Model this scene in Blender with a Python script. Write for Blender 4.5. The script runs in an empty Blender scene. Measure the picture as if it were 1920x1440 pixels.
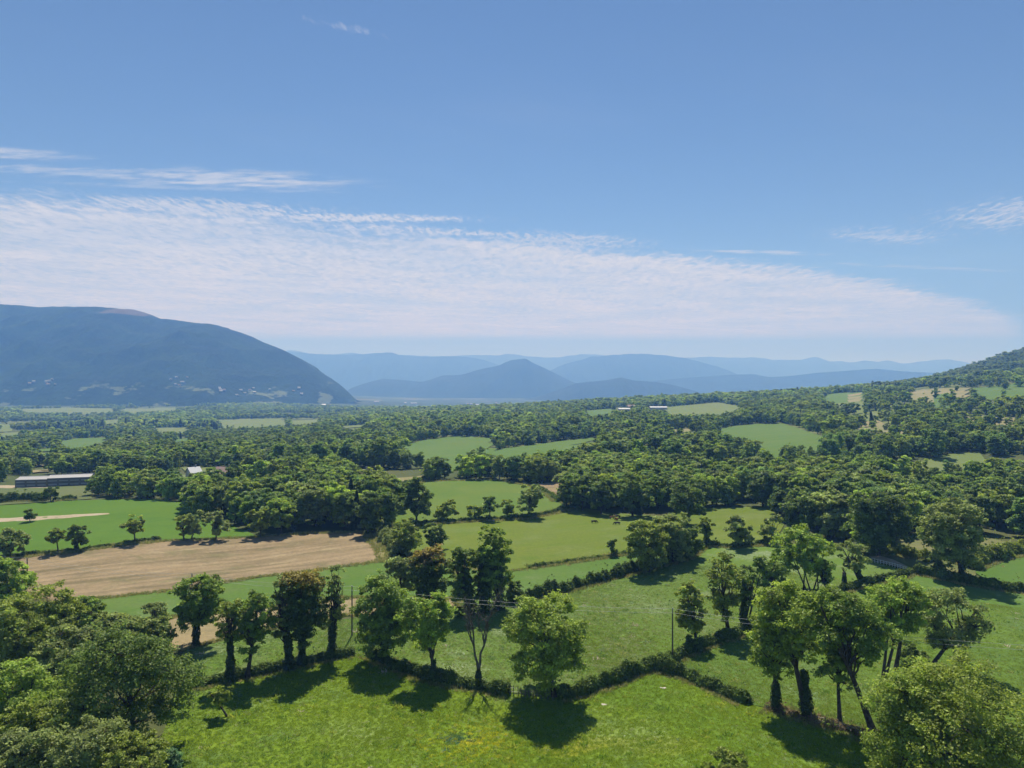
import bpy, bmesh, math, random
import numpy as np
from mathutils import Vector, Matrix

# ------------------------------------------------------------------ camera, sky, sun, exposure
SC = bpy.context.scene
COL = SC.collection
CAM_H = 50.0
FPX = 1330.0                       # focal length in pixels of the 1920 px wide photograph
SUN_EL, SUN_AZ = math.radians(56), math.radians(-2)

cam_d = bpy.data.cameras.new('camera')
cam_d.sensor_width = 36.0
cam_d.lens = 36.0 * FPX / 1920.0
cam_d.clip_start, cam_d.clip_end = 0.5, 120000
cam = bpy.data.objects.new('camera', cam_d)
cam.location = (0, 0, CAM_H)
cam.rotation_euler = (math.radians(90), 0, 0)
COL.objects.link(cam)
SC.camera = cam

SC.view_settings.view_transform = 'Standard'
SC.view_settings.look = 'None'
SC.view_settings.exposure = 0.6
SC.view_settings.gamma = 1.0
SC.view_settings.use_curve_mapping = False
SC.render.engine = 'CYCLES'
SC.cycles.max_bounces = 8
SC.cycles.diffuse_bounces = 5
SC.cycles.glossy_bounces = 2
SC.cycles.transmission_bounces = 4
SC.cycles.volume_bounces = 1
SC.cycles.caustics_reflective = False
SC.cycles.caustics_refractive = False
SC.cycles.use_denoising = True

world = bpy.data.worlds.new('World')
SC.world = world
world.use_nodes = True


class E:
    """tiny expression builder on Math nodes"""
    def __init__(s, nt, sock): s.nt, s.sock = nt, sock
    def _op(s, op, *o, clamp=False):
        n = s.nt.nodes.new('ShaderNodeMath'); n.operation = op; n.use_clamp = clamp
        for i, v in enumerate((s, *o)):
            if isinstance(v, E): s.nt.links.new(v.sock, n.inputs[i])
            else: n.inputs[i].default_value = v
        return E(s.nt, n.outputs[0])
    def __add__(s, o): return s._op('ADD', o)
    __radd__ = __add__
    def __sub__(s, o): return s._op('SUBTRACT', o)
    def __rsub__(s, o): return (s * -1.0) + o
    def __mul__(s, o): return s._op('MULTIPLY', o)
    __rmul__ = __mul__
    def __truediv__(s, o): return s._op('DIVIDE', o)
    def max(s, o): return s._op('MAXIMUM', o)
    def min(s, o): return s._op('MINIMUM', o)
    def pow(s, o): return s._op('POWER', o)
    def exp(s): return s._op('EXPONENT')
    def sin(s): return s._op('SINE')
    def clamp(s): return s._op('ADD', 0.0, clamp=True)
    def step(s, a, b):
        n = s.nt.nodes.new('ShaderNodeMapRange'); n.interpolation_type = 'SMOOTHSTEP'
        s.nt.links.new(s.sock, n.inputs[0]); n.inputs[1].default_value = a; n.inputs[2].default_value = b
        return E(s.nt, n.outputs[0])


def vec(nt, x, y, z):
    n = nt.nodes.new('ShaderNodeCombineXYZ')
    for i, v in enumerate((x, y, z)):
        if isinstance(v, E): nt.links.new(v.sock, n.inputs[i])
        else: n.inputs[i].default_value = v
    return n.outputs[0]


def noise(nt, v, scale, detail=4.0, rough=0.55, dist=0.0):
    n = nt.nodes.new('ShaderNodeTexNoise')
    nt.links.new(v, n.inputs['Vector'])
    n.inputs['Scale'].default_value = scale; n.inputs['Detail'].default_value = detail
    n.inputs['Roughness'].default_value = rough; n.inputs['Distortion'].default_value = dist
    return E(nt, n.outputs[0])


def mixc(nt, f, a, b):
    n = nt.nodes.new('ShaderNodeMix'); n.data_type = 'RGBA'
    if isinstance(f, E): nt.links.new(f.sock, n.inputs[0])
    else: n.inputs[0].default_value = f
    for k, c in ((6, a), (7, b)):
        if isinstance(c, tuple): n.inputs[k].default_value = (*c, 1.0)
        else: nt.links.new(c, n.inputs[k])
    return n.outputs[2]


def scalec(nt, c, f):
    """colour times a scalar"""
    n = nt.nodes.new('ShaderNodeMix'); n.data_type = 'RGBA'; n.blend_type = 'MULTIPLY'
    n.inputs[0].default_value = 1.0
    if isinstance(c, tuple): n.inputs[6].default_value = (*c, 1)
    else: nt.links.new(c, n.inputs[6])
    g = nt.nodes.new('ShaderNodeCombineColor')
    for i in range(3): nt.links.new(f.sock, g.inputs[i])
    nt.links.new(g.outputs[0], n.inputs[7])
    return n.outputs[2]


def build_sky():
    nt = world.node_tree
    nt.nodes.clear()
    sky = nt.nodes.new('ShaderNodeTexSky'); sky.sky_type = 'NISHITA'
    sky.sun_disc = False
    sky.sun_elevation = SUN_EL; sky.sun_rotation = SUN_AZ
    sky.altitude = 500; sky.air_density = 1.0; sky.dust_density = 0.0; sky.ozone_density = 5.0
    bg = nt.nodes.new('ShaderNodeBackground'); bg.inputs[1].default_value = SKY_STRENGTH
    tint = nt.nodes.new('ShaderNodeMix'); tint.data_type = 'RGBA'; tint.blend_type = 'MULTIPLY'; tint.inputs[0].default_value = 1.0
    nt.links.new(sky.outputs[0], tint.inputs[6]); tint.inputs[7].default_value = (0.90, 0.93, 0.97, 1)
    nt.links.new(tint.outputs[2], bg.inputs[0])
    tc = nt.nodes.new('ShaderNodeTexCoord')
    sp = nt.nodes.new('ShaderNodeSeparateXYZ'); nt.links.new(tc.outputs['Generated'], sp.inputs[0])
    x, y, z = (E(nt, sp.outputs[i]) for i in range(3))
    nt.links.new(vec(nt, x, y, z.max(0.15)), sky.inputs['Vector'])       # the blue runs on down to the horizon, the haze pales it
    zz = z.max(0.012)
    u, v = x / zz, y / zz                       # where the ray meets a cloud layer of height 1
    P = vec(nt, u, v, 0.0)
    Ps = vec(nt, u * 0.55 + v * 0.10, v * 1.0 + u * -0.4, 0.0)      # streaked along the wind
    n1 = noise(nt, P, 0.9, 5, 0.6)
    n2 = noise(nt, vec(nt, u * 2.2, v, 0.0), 4.5, 7, 0.68, 0.3)
    n3 = noise(nt, Ps, 1.6, 5, 0.6)
    n4 = noise(nt, vec(nt, u * 0.9 + v * 1.5, v * 2.2 + u * -0.3, 0.0), 5.0, 6, 0.65)
    up = (u - 1.0).max(0.0)
    edge = u * 0.45 + 4.75 + up * up * 0.055
    sN = (v - edge) + (n1 - 0.5) * 0.8 + (n2 - 0.5) * 1.3 + (n4 - 0.5) * 0.5
    near = sN.step(-0.05, 0.60)
    far = (1.0 - (v + (n3 - 0.5) * 2.5).step(13.2, 16.6)) * 0.78 + (1.0 - v.step(14.0, 45.0)) * 0.22
    body = (n3 * 0.22 + n2 * 0.62 + n1 * 0.26)
    rip = noise(nt, vec(nt, u * 3.0, v * 1.6, 2.0), 6.0, 5, 0.62, 0.5)
    dens = (body * 0.6 + rip * 0.4).step(0.40, 0.58) * 0.34 + 0.60 - (u - 2.5).max(0.0) * 0.05
    holes = 1.0 - (n2 * n1).step(0.36, 0.45) * 0.25
    sheet = near * far * dens * holes * (noise(nt, vec(nt, u * 0.5, v * 0.55, 5.0), 1.0, 4, 0.6).step(0.34, 0.58) * 0.26 + 0.76)
    def blob(u0, v0, a, b, rot, f, lo, hi, amt):
        c, s = math.cos(rot), math.sin(rot)
        p = (u - u0) * (c / a) + (v - v0) * (s / a)
        q = (u - u0) * (-s / b) + (v - v0) * (c / b)
        g = ((p * p + q * q) * -1.0).exp()
        return g.step(0.04, 0.75) * (f + (g - 0.6) * 0.22).step(lo, hi) * amt
    fine = noise(nt, vec(nt, u * 2.6, v, 0.0), 9.0, 6, 0.72, 0.4)
    bl = [
        blob(-1.42, 3.46, 0.62, 0.17, 0.12, n4, 0.36, 0.66, 0.72),      # lens of cirrus
        blob(-2.30, 3.06, 0.42, 0.09, 0.14, n4, 0.36, 0.66, 0.65),
        blob(-2.1, 3.34, 1.0, 0.10, 0.14, n4, 0.42, 0.70, 0.5),
        blob(-1.7, 3.60, 0.9, 0.06, 0.12, n4, 0.42, 0.70, 0.35),
        blob(-0.95, 4.27, 0.75, 0.13, 0.05, fine, 0.40, 0.60, 0.85),     # thin broken line above the sheet
        blob(-1.75, 4.05, 0.80, 0.26, 0.22, fine, 0.42, 0.62, 0.8),
        blob(-0.60, 4.62, 1.0, 0.16, 0.22, fine, 0.46, 0.64, 0.7),
        blob(3.05, 4.15, 0.62, 0.55, 0.25, fine, 0.44, 0.66, 0.62),        # mackerel patch
        blob(2.55, 4.80, 0.62, 0.30, 0.35, fine, 0.46, 0.68, 0.5),
        blob(1.90, 5.38, 0.62, 0.10, 0.18, n4, 0.40, 0.66, 0.55),
        blob(3.6, 6.1, 1.2, 0.10, 0.22, n4, 0.42, 0.7, 0.35),
        blob(0.35, 4.95, 0.75, 0.30, 0.26, fine, 0.44, 0.62, 0.65),
        blob(-0.48, 1.98, 0.14, 0.03, 0.5, fine, 0.46, 0.68, 0.3),
    ]
    tot = sheet
    for b in bl: tot = tot.max(b)
    # thin veil elsewhere on the same layer
    veil = noise(nt, Ps, 0.55, 4, 0.6).step(0.5, 0.8) * 0.08
    tot = tot.max(veil)
    hor = z.step(0.0, 0.03)
    tot = (tot * hor).clamp()
    cb = nt.nodes.new('ShaderNodeBackground')
    shade = (n3 * 0.35 + n2 * 0.35 + rip * 0.3).step(0.36, 0.60)
    nt.links.new(mixc(nt, shade, (0.66, 0.75, 0.90), (0.90, 0.93, 1.0)), cb.inputs[0])
    cb.inputs[1].default_value = CLOUD_STRENGTH
    ms = nt.nodes.new('ShaderNodeMixShader')
    nt.links.new(tot.sock, ms.inputs[0]); nt.links.new(bg.outputs[0], ms.inputs[1]); nt.links.new(cb.outputs[0], ms.inputs[2])
    out = nt.nodes.new('ShaderNodeOutputWorld')
    nt.links.new(ms.outputs[0], out.inputs[0])
    world.cycles.sampling_method = 'MANUAL'
    world.cycles.sample_map_resolution = 1024


SKY_STRENGTH, CLOUD_STRENGTH = 0.060, 0.52
build_sky()
sun_d = bpy.data.lights.new('sun', 'SUN')
sun_d.energy = 4.2
sun_d.angle = math.radians(0.53)
sun_d.color = (1.0, 0.965, 0.90)
sun = bpy.data.objects.new('sun', sun_d)
sdir = Vector((math.sin(SUN_AZ) * math.cos(SUN_EL), math.cos(SUN_AZ) * math.cos(SUN_EL), math.sin(SUN_EL)))
sun.rotation_euler = sdir.to_track_quat('Z', 'Y').to_euler()
sun.location = (0, 0, 900)
COL.objects.link(sun)

# ------------------------------------------------------------------ terrain
TU = (np.array([-500, 0, 300, 600, 800, 1000, 1250, 1500, 1750, 1920, 2400]) - 960) / FPX
TD = np.array([1, 300, 400, 600, 800, 1100, 1500, 2000, 2600, 3300, 4500, 7000, 70000.])
TZ = np.array([
    [0, 0, 0, 0, 0, 0, 0, 0, 0, 0, 0],
    [0, 0, 0, 0, 0, 0, 0, 0, 0, 0, 0],
    [-4, -4, -3, -1, 0, 0, 0, 1, 3, 4, 5],
    [-14, -14, -12, -7, -5, -3, 0, 4, 13, 18, 26],
    [-25, -25, -22, -14, -9, -6, 0, 8, 27, 34, 48],
    [-36, -36, -34, -24, -13, -8, 1, 15, 44, 56, 78],
    [-42, -42, -42, -36, -18, -8, 7, 24, 48, 80, 125],
    [-45, -46, -46, -44, -28, -10, 10, 27, 52, 158, 270],
    [-46, -48, -48, -48, -48, -40, -20, 4, 40, 170, 300],
    [-40, -44, -46, -56, -80, -80, -60, -40, 20, 130, 200],
    [0, -10, -20, -50, -95, -95, -85, -70, -20, 60, 100],
    [0, 0, -20, -60, -95, -95, -95, -90, -60, -20, 0],
    [-60, -60, -60, -80, -95, -95, -95, -95, -95, -95, -95.]])
_gu = np.linspace(TU[0], TU[-1], 160)
_gl = np.linspace(math.log(10), math.log(70000), 360)
_tmp = np.array([np.interp(_gu, TU, row) for row in TZ])
_G = np.array([np.interp(_gl, np.log(TD), _tmp[:, j]) for j in range(160)]).T
for _ in range(3):
    p = np.pad(_G, ((4, 4), (6, 6)), 'edge')
    _G = sum(p[4 + k:4 + k + 360, 6:-6] for k in range(-4, 5)) / 9
    p = np.pad(_G, ((4, 4), (6, 6)), 'edge')
    _G = sum(p[4:-4, 6 + k:6 + k + 160] for k in range(-3, 4)) / 7


def height(x, y):
    x = np.asarray(x, float); y = np.asarray(y, float)
    th = np.arctan2(x, y); r = np.hypot(x, y)
    D = np.clip(r * np.maximum(np.cos(th), 0.6), 10, 69000)
    u = np.clip(np.tan(np.clip(th, -0.9, 0.9)), TU[0], TU[-1])
    fi = (u - _gu[0]) / (_gu[1] - _gu[0]); fj = (np.log(D) - _gl[0]) / (_gl[1] - _gl[0])
    i = np.clip(fi.astype(int), 0, 158); j = np.clip(fj.astype(int), 0, 358)
    a, b = fi - i, fj - j
    z = (_G[j, i] * (1 - a) + _G[j, i + 1] * a) * (1 - b) + (_G[j + 1, i] * (1 - a) + _G[j + 1, i + 1] * a) * b
    z = z * np.clip((2.2 - np.abs(th)) / 0.9, 0, 1)
    n = (np.sin(x * .071 + y * .043 + 1) + np.sin(x * -.048 + y * .083 + 2.2) + .6 * np.sin(x * .11 - y * .09)) * .28
    n2 = (np.sin(x * .013 + y * .009) + np.sin(y * .015 - x * .006 + 1.3)) * 1.1
    f = np.clip((480 - r) / 200, 0, 1)
    g = np.clip((r - 380) / 300, 0, 1) * np.clip((3000 - r) / 1500, 0, 1)
    z = z + n * f + n2 * g
    z = z + 2.4 * np.exp(-(((x - 70) / 38) ** 2 + ((y - 205) / 30) ** 2))
    return z


def proj(x, y, z):
    return 960 + FPX * x / y, 720 + FPX * (CAM_H - z) / y


_DS = np.geomspace(40, 9000, 700)


def ground_at(px, py):
    """the point of the terrain seen at a photograph pixel"""
    dx, dz = (px - 960) / FPX, -(py - 720) / FPX
    below = (CAM_H + dz * _DS) < height(dx * _DS, _DS)
    k = int(np.argmax(below))
    if not below[k] or k == 0:
        d = _DS[-1] if not below[k] else _DS[0]
        return np.array([dx * d, d, float(height(dx * d, d))])
    a, b = _DS[k - 1], _DS[k]
    for _ in range(30):
        m = (a + b) / 2
        if CAM_H + dz * m < height(dx * m, m): b = m
        else: a = m
    return np.array([dx * b, b, float(height(dx * b, b))])


# ------------------------------------------------------------------ object helpers
def tag(o, label=None, cat=None, group=None, kind=None):
    if label: o['label'] = label
    if cat: o['category'] = cat
    if group: o['group'] = group
    if kind: o['kind'] = kind
    return o


def empty(name, loc, label, cat, group=None):
    o = bpy.data.objects.new(name, None); o.location = loc; o.empty_display_size = 0.5
    COL.objects.link(o)
    return tag(o, label, cat, group)


def mesh_np(name, V, F, smooth=False, tone=None, mats=None, midx=None):
    """V (n,3); F (m,k) with one face size, or a list of arrays"""
    me = bpy.data.meshes.new(name)
    FL = F if isinstance(F, list) else [F]
    FL = [np.asarray(f, np.int32) for f in FL if len(f)]
    nv = len(V); nl = sum(f.size for f in FL); nf = sum(len(f) for f in FL)
    me.vertices.add(nv); me.vertices.foreach_set('co', np.asarray(V, np.float32).ravel())
    me.loops.add(nl); me.loops.foreach_set('vertex_index', np.concatenate([f.ravel() for f in FL]))
    me.polygons.add(nf)
    tot = np.concatenate([np.full(len(f), f.shape[1], np.int32) for f in FL])
    me.polygons.foreach_set('loop_start', np.concatenate([[0], np.cumsum(tot)[:-1]]).astype(np.int32))
    me.polygons.foreach_set('use_smooth', np.full(nf, smooth))
    if midx is not None: me.polygons.foreach_set('material_index', np.asarray(midx, np.int32))
    me.update(calc_edges=True)
    if tone is not None:
        a = me.attributes.new('tone', 'FLOAT', 'FACE'); a.data.foreach_set('value', np.asarray(tone, np.float32))
    for m in mats or (): me.materials.append(m)
    return me


def obj(name, me, parent=None, loc=None, mat=None):
    o = bpy.data.objects.new(name, me)
    if mat is not None: me.materials.append(mat)
    if loc is not None: o.location = loc
    if parent is not None: o.parent = parent
    COL.objects.link(o)
    return o


def bm_obj(name, bm, mat, parent=None, loc=None, smooth=False):
    me = bpy.data.meshes.new(name); bm.to_mesh(me); bm.free()
    if smooth: me.polygons.foreach_set('use_smooth', np.full(len(me.polygons), True))
    return obj(name, me, parent, loc, mat)


def add_box(bm, c, s, rz=0.0, taper=0.0):
    m = Matrix.Translation(c) @ Matrix.Rotation(rz, 4, 'Z') @ Matrix.Diagonal((*s, 1))
    g = bmesh.ops.create_cube(bm, size=1.0, matrix=m)
    return g['verts']


def tube(pts, rad, sides=6):
    """a tapered tube: arrays of vertices and quads"""
    pts = np.asarray(pts, float); n = len(pts); rad = np.asarray(rad, float)
    t = np.gradient(pts, axis=0); t /= np.linalg.norm(t, axis=1)[:, None] + 1e-9
    ref = np.array([0, 1, 0.]) if abs(t[0][1]) < .9 else np.array([1., 0, 0])
    a = np.cross(t, ref); a /= np.linalg.norm(a, axis=1)[:, None] + 1e-9
    b = np.cross(t, a)
    ang = np.arange(sides) * 2 * math.pi / sides
    V = (pts[:, None, :] + rad[:, None, None] * (np.cos(ang)[None, :, None] * a[:, None, :] + np.sin(ang)[None, :, None] * b[:, None, :])).reshape(-1, 3)
    i = np.arange(n - 1)[:, None] * sides; j = np.arange(sides)[None, :]; j2 = (j + 1) % sides
    F = np.stack([i + j, i + j2, i + sides + j2, i + sides + j], -1).reshape(-1, 4)
    return V, F


class MB:
    def __init__(s): s.V, s.F, s.n = [], [], 0
    def add(s, V, F):
        s.V.append(V); s.F.append(np.asarray(F) + s.n); s.n += len(V)
    def mesh(s, name, smooth=True):
        return mesh_np(name, np.concatenate(s.V), np.concatenate(s.F), smooth)
# ------------------------------------------------------------------ materials
def new_mat(name):
    m = bpy.data.materials.new(name); m.use_nodes = True
    nt = m.node_tree; nt.nodes.clear()
    out = nt.nodes.new('ShaderNodeOutputMaterial')
    return m, nt, out


def principled(nt, out, col, rough=0.9, spec=0.2, bump=None, bump_d=0.1, metal=0.0):
    p = nt.nodes.new('ShaderNodeBsdfPrincipled')
    if isinstance(col, tuple): p.inputs['Base Color'].default_value = (*col, 1)
    else: nt.links.new(col, p.inputs['Base Color'])
    p.inputs['Roughness'].default_value = rough
    p.inputs['Specular IOR Level'].default_value = spec
    p.inputs['Metallic'].default_value = metal
    if bump is not None:
        b = nt.nodes.new('ShaderNodeBump'); b.inputs['Distance'].default_value = bump_d; b.inputs['Strength'].default_value = 1.0
        nt.links.new(bump.sock, b.inputs['Height']); nt.links.new(b.outputs[0], p.inputs['Normal'])
    nt.links.new(p.outputs[0], out.inputs[0])
    return p


def world_pos(nt):
    g = nt.nodes.new('ShaderNodeNewGeometry')
    return g.outputs['Position']


def leaf_material(name, gloss=0.03, trans=1.0, lo=0.56, hi=1.75):
    m, nt, out = new_mat(name)
    a = nt.nodes.new('ShaderNodeAttribute'); a.attribute_type = 'INSTANCER'; a.attribute_name = 'tint'
    t = nt.nodes.new('ShaderNodeAttribute'); t.attribute_type = 'GEOMETRY'; t.attribute_name = 'tone'
    tone = E(nt, t.outputs['Fac'])
    col = scalec(nt, a.outputs['Color'], tone * (hi - lo) + lo)
    yel = scalec(nt, mixc(nt, 0.5, a.outputs['Color'], (0.135, 0.165, 0.02)), tone * (hi - lo) + lo)
    col = mixc(nt, tone.step(0.72, 1.0) * 0.55, col, yel)
    d = nt.nodes.new('ShaderNodeBsdfDiffuse'); nt.links.new(col, d.inputs[0])
    tr = nt.nodes.new('ShaderNodeBsdfTranslucent')
    tcol = mixc(nt, 0.45, col, yel)
    nt.links.new(scalec(nt, tcol, tone * 0.0 + trans), tr.inputs[0])
    gl = nt.nodes.new('ShaderNodeBsdfGlossy'); gl.inputs['Roughness'].default_value = 0.52
    gl.inputs[0].default_value = (0.80, 0.88, 0.70, 1)
    m1 = nt.nodes.new('ShaderNodeAddShader')                 # a leaf reflects and transmits
    m2 = nt.nodes.new('ShaderNodeMixShader'); m2.inputs[0].default_value = gloss
    nt.links.new(d.outputs[0], m1.inputs[0]); nt.links.new(tr.outputs[0], m1.inputs[1])
    nt.links.new(m1.outputs[0], m2.inputs[1]); nt.links.new(gl.outputs[0], m2.inputs[2])
    nt.links.new(m2.outputs[0], out.inputs[0])
    return m


def bark_material(name, a, b):
    m, nt, out = new_mat(name)
    tc = nt.nodes.new('ShaderNodeTexCoord')
    n = noise(nt, tc.outputs['Object'], 2.2, 4, 0.6)
    f = noise(nt, tc.outputs['Object'], 9.0, 3, 0.6)
    principled(nt, out, mixc(nt, n.step(.35, .65), a, b), 0.95, 0.1, f, 0.06)
    return m


def field_material(name, A, B, C, whites=0.0, stripes=None, fine=0.5, patch=0.022, yellow=None, bump=0.10, dry=None):
    """pasture, mown grass or stubble: large patches A/B, smaller patches C, fine tuft grain, optional rows"""
    m, nt, out = new_mat(name)
    P = world_pos(nt)
    n1 = noise(nt, P, patch, 5, 0.6, 0.4)
    n2 = noise(nt, P, patch * 5.5, 4, 0.6)
    n3 = noise(nt, P, 1.1, 4, 0.75)
    n4 = noise(nt, P, 4.5, 2, 0.6)
    col = mixc(nt, n1.step(0.38, 0.62), A, B)
    col = mixc(nt, (n2 * 0.6 + n1 * 0.4).step(0.50, 0.66) * 0.75, col, C)
    if yellow:
        sp = nt.nodes.new('ShaderNodeSeparateXYZ'); nt.links.new(P, sp.inputs[0])
        X, Y = E(nt, sp.outputs[0]), E(nt, sp.outputs[1])
        for (cx, cy, ra, rb, yc, amt) in yellow:
            p, q = (X - cx) / ra, (Y - cy) / rb
            g = ((p * p + q * q) * -1.0).exp()
            nn = noise(nt, P, 0.55, 5, 0.72)
            col = mixc(nt, (g * (nn + 0.28)).step(0.38, 0.62) * amt, col, yc)
    if dry:
        nd = noise(nt, P, 0.07, 5, 0.65, 0.6)
        col = mixc(nt, nd.step(0.52, 0.68) * dry[1], col, dry[0])
    grain = n3 * 0.7 + n4 * 0.3
    if stripes:
        ang, spacing, amt, scol = stripes
        sp = nt.nodes.new('ShaderNodeSeparateXYZ'); nt.links.new(P, sp.inputs[0])
        q = E(nt, sp.outputs[0]) * (-math.sin(ang)) + E(nt, sp.outputs[1]) * math.cos(ang)
        q = q + (noise(nt, P, 0.05, 2) - 0.5) * 3.0 + (n3 - 0.5) * spacing * 0.5
        sw = (q * (2 * math.pi / spacing)).sin() * 0.5 + 0.5
        sw2 = (q * (2 * math.pi / (spacing * 3.7))).sin() * 0.5 + 0.5
        gate = noise(nt, P, 0.035, 4, 0.6).step(0.3, 0.7)
        r = E(nt, sp.outputs[0]) * math.cos(ang) + E(nt, sp.outputs[1]) * math.sin(ang)
        streak = noise(nt, vec(nt, r * 0.035, q * (1.1 / spacing), 0.0), 1.0, 5, 0.65)
        col = mixc(nt, (sw * 0.35 + sw2 * 0.25 + streak.step(0.42, 0.62) * 0.6) * (gate * 0.6 + 0.4) * amt, col, scol)
    if whites:
        w = noise(nt, P, 2.6, 2, 0.5).step(0.60, 0.70)
        wm = noise(nt, P, 0.055, 4, 0.6).step(0.50, 0.66)
        col = mixc(nt, w * wm * whites, col, (0.42, 0.45, 0.34))
        col = mixc(nt, wm * whites * 0.28, col, (0.26, 0.31, 0.19))
    col = scalec(nt, col, (grain - 0.5) * (2.4 * fine) + 1.0)
    principled(nt, out, col, 0.95, 0.12, grain, bump)
    return m


def plain(name, col, rough=0.8, spec=0.3, var=0.25, scale=1.5, metal=0.0):
    m, nt, out = new_mat(name)
    tc = nt.nodes.new('ShaderNodeTexCoord')
    n = noise(nt, tc.outputs['Object'], scale, 5, 0.65)
    n2 = noise(nt, tc.outputs['Object'], scale * 7, 3, 0.6)
    c = scalec(nt, col, (n * 0.7 + n2 * 0.3 - 0.5) * (2 * var) + 1.0)
    principled(nt, out, c, rough, spec, n2, 0.02, metal)
    return m


LEAF = leaf_material('leaves')
IVY = leaf_material('ivy_leaves', 0.02, 0.4)
HEDGE_LEAF = leaf_material('hedge_leaves', 0.015, 0.6)
BARK = bark_material('bark_grey_brown', (0.055, 0.043, 0.032), (0.11, 0.095, 0.078))
BARK_PALE = bark_material('bark_pale', (0.17, 0.155, 0.13), (0.09, 0.08, 0.068))

# ------------------------------------------------------------------ ground
def build_ground():
    th = np.unique(np.concatenate([np.linspace(-180, -46, 40), np.linspace(-46, 46, 300), np.linspace(46, 180, 40)]))
    th = np.radians(th[:-1])
    rr = np.concatenate([[3], np.geomspace(12, 20000, 330)])
    T, R = np.meshgrid(th, rr)
    X, Y = R * np.sin(T), R * np.cos(T)
    V = np.stack([X, Y, height(X, Y)], -1).reshape(-1, 3)
    n, k = len(rr), len(th)
    i = np.arange(n - 1)[:, None] * k; j = np.arange(k)[None, :]; j2 = (j + 1) % k
    F = np.stack([i + j, i + k + j, i + k + j2, i + j2], -1).reshape(-1, 4)
    V = np.concatenate([V, [[0, 0, float(height(0, 1))]]]); c = len(V) - 1
    fan = np.stack([np.full(k, c), np.arange(k), (np.arange(k) + 1) % k], -1)
    me = mesh_np('ground', V, [F, fan], True)
    m, nt, out = new_mat('countryside')
    P = world_pos(nt)
    n1 = noise(nt, P, 0.02, 5, 0.6); n2 = noise(nt, P, 0.35, 5, 0.7); n3 = noise(nt, P, 2.5, 3, 0.6)
    near = mixc(nt, n1.step(0.38, 0.62), (0.060, 0.085, 0.024), (0.085, 0.098, 0.034))
    near = mixc(nt, n2.step(0.5, 0.7) * 0.6, near, (0.115, 0.108, 0.048))
    # a far patchwork of woods, meadows and stubble
    mp = nt.nodes.new('ShaderNodeMapping'); mp.inputs['Scale'].default_value = (0.0035, 0.0075, 0.0); nt.links.new(P, mp.inputs[0])
    vo = nt.nodes.new('ShaderNodeTexVoronoi'); vo.inputs['Scale'].default_value = 1.0; nt.links.new(mp.outputs[0], vo.inputs['Vector'])
    sc = nt.nodes.new('ShaderNodeSeparateColor'); nt.links.new(vo.outputs['Color'], sc.inputs[0])
    cr, cg = E(nt, sc.outputs[0]), E(nt, sc.outputs[1])
    wood = mixc(nt, noise(nt, P, 0.06, 5, .7).step(0.3, 0.7), (0.020, 0.034, 0.014), (0.050, 0.075, 0.026))
    fld = mixc(nt, cg.step(0.45, 0.75), (0.07, 0.11, 0.040), (0.15, 0.145, 0.075))
    wm = noise(nt, P, 0.006, 5, .65) * 0.65 + cr * 0.45
    far = mixc(nt, wm.step(0.62, 0.68), wood, fld)
    sp = nt.nodes.new('ShaderNodeSeparateXYZ'); nt.links.new(P, sp.inputs[0])
    near = mixc(nt, n1.step(.42, .58) * E(nt, sp.outputs[1]).step(470, 700) * 0.8, near, (0.155, 0.185, 0.062))
    near = mixc(nt, E(nt, sp.outputs[1]).step(2600, 3200), near, far)
    principled(nt, out, near, 0.95, 0.1, n2 * 0.6 + n3 * 0.4, 0.25)
    o = obj('ground', me, None, None, m)
    tag(o, kind='structure')


build_ground()
_layer = [0]


_jr = np.random.default_rng(12)


def poly_xy(pts, step=14.0):
    """photograph outline -> outline on the terrain"""
    out = []
    for (a, b) in zip(pts, pts[1:] + pts[:1]):
        n = max(1, int(math.hypot(b[0] - a[0], b[1] - a[1]) / step))
        for k in range(n):
            t = k / n
            jx, jy = (_jr.normal(0, 1.6), _jr.normal(0, .35)) if k else (0, 0)
            out.append(ground_at(a[0] + (b[0] - a[0]) * t + jx, a[1] + (b[1] - a[1]) * t + jy)[:2])
    return out


def drape(name, xy, mat, off=None, cell=None):
    """a thin sheet lying on the terrain inside an outline"""
    xy = [np.asarray(p) for p in xy]
    P = [xy[0]]
    for q in xy[1:]:
        if np.hypot(*(q - P[-1])) > 0.05: P.append(q)
    P = np.array(P)
    ext = P.max(0) - P.min(0); Dm = float(np.median(np.hypot(P[:, 0], P[:, 1])))
    cell = cell or max(2.0, Dm * 0.016, max(ext) / 60)
    bm = bmesh.new()
    vs = [bm.verts.new((p[0], p[1], 0)) for p in P]
    f = bm.faces.new(vs)
    bmesh.ops.triangulate(bm, faces=[f], ngon_method='EAR_CLIP')
    for ax in (0, 1):
        lo, hi = P[:, ax].min(), P[:, ax].max()
        for c in np.arange(math.floor(lo / cell) * cell + cell, hi, cell):
            co = (c, 0, 0) if ax == 0 else (0, c, 0)
            no = (1, 0, 0) if ax == 0 else (0, 1, 0)
            bmesh.ops.bisect_plane(bm, geom=bm.verts[:] + bm.edges[:] + bm.faces[:], plane_co=co, plane_no=no, dist=1e-4)
    _layer[0] += 1
    X = np.array([v.co.x for v in bm.verts]); Y = np.array([v.co.y for v in bm.verts])
    o_ = (off if off is not None else 0.07 + 0.0004 * np.hypot(X, Y)) + 0.006 * _layer[0]
    Z = height(X, Y) + o_
    for v, z in zip(bm.verts, Z): v.co.z = z
    bm.normal_update()
    for f in bm.faces:
        if f.normal.z < 0: f.normal_flip()
    o = bm_obj(name, bm, mat, smooth=True)
    return tag(o, kind='structure')


def ang(p, q):
    a, b = ground_at(*p), ground_at(*q)
    return math.atan2(b[1] - a[1], b[0] - a[0])


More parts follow.
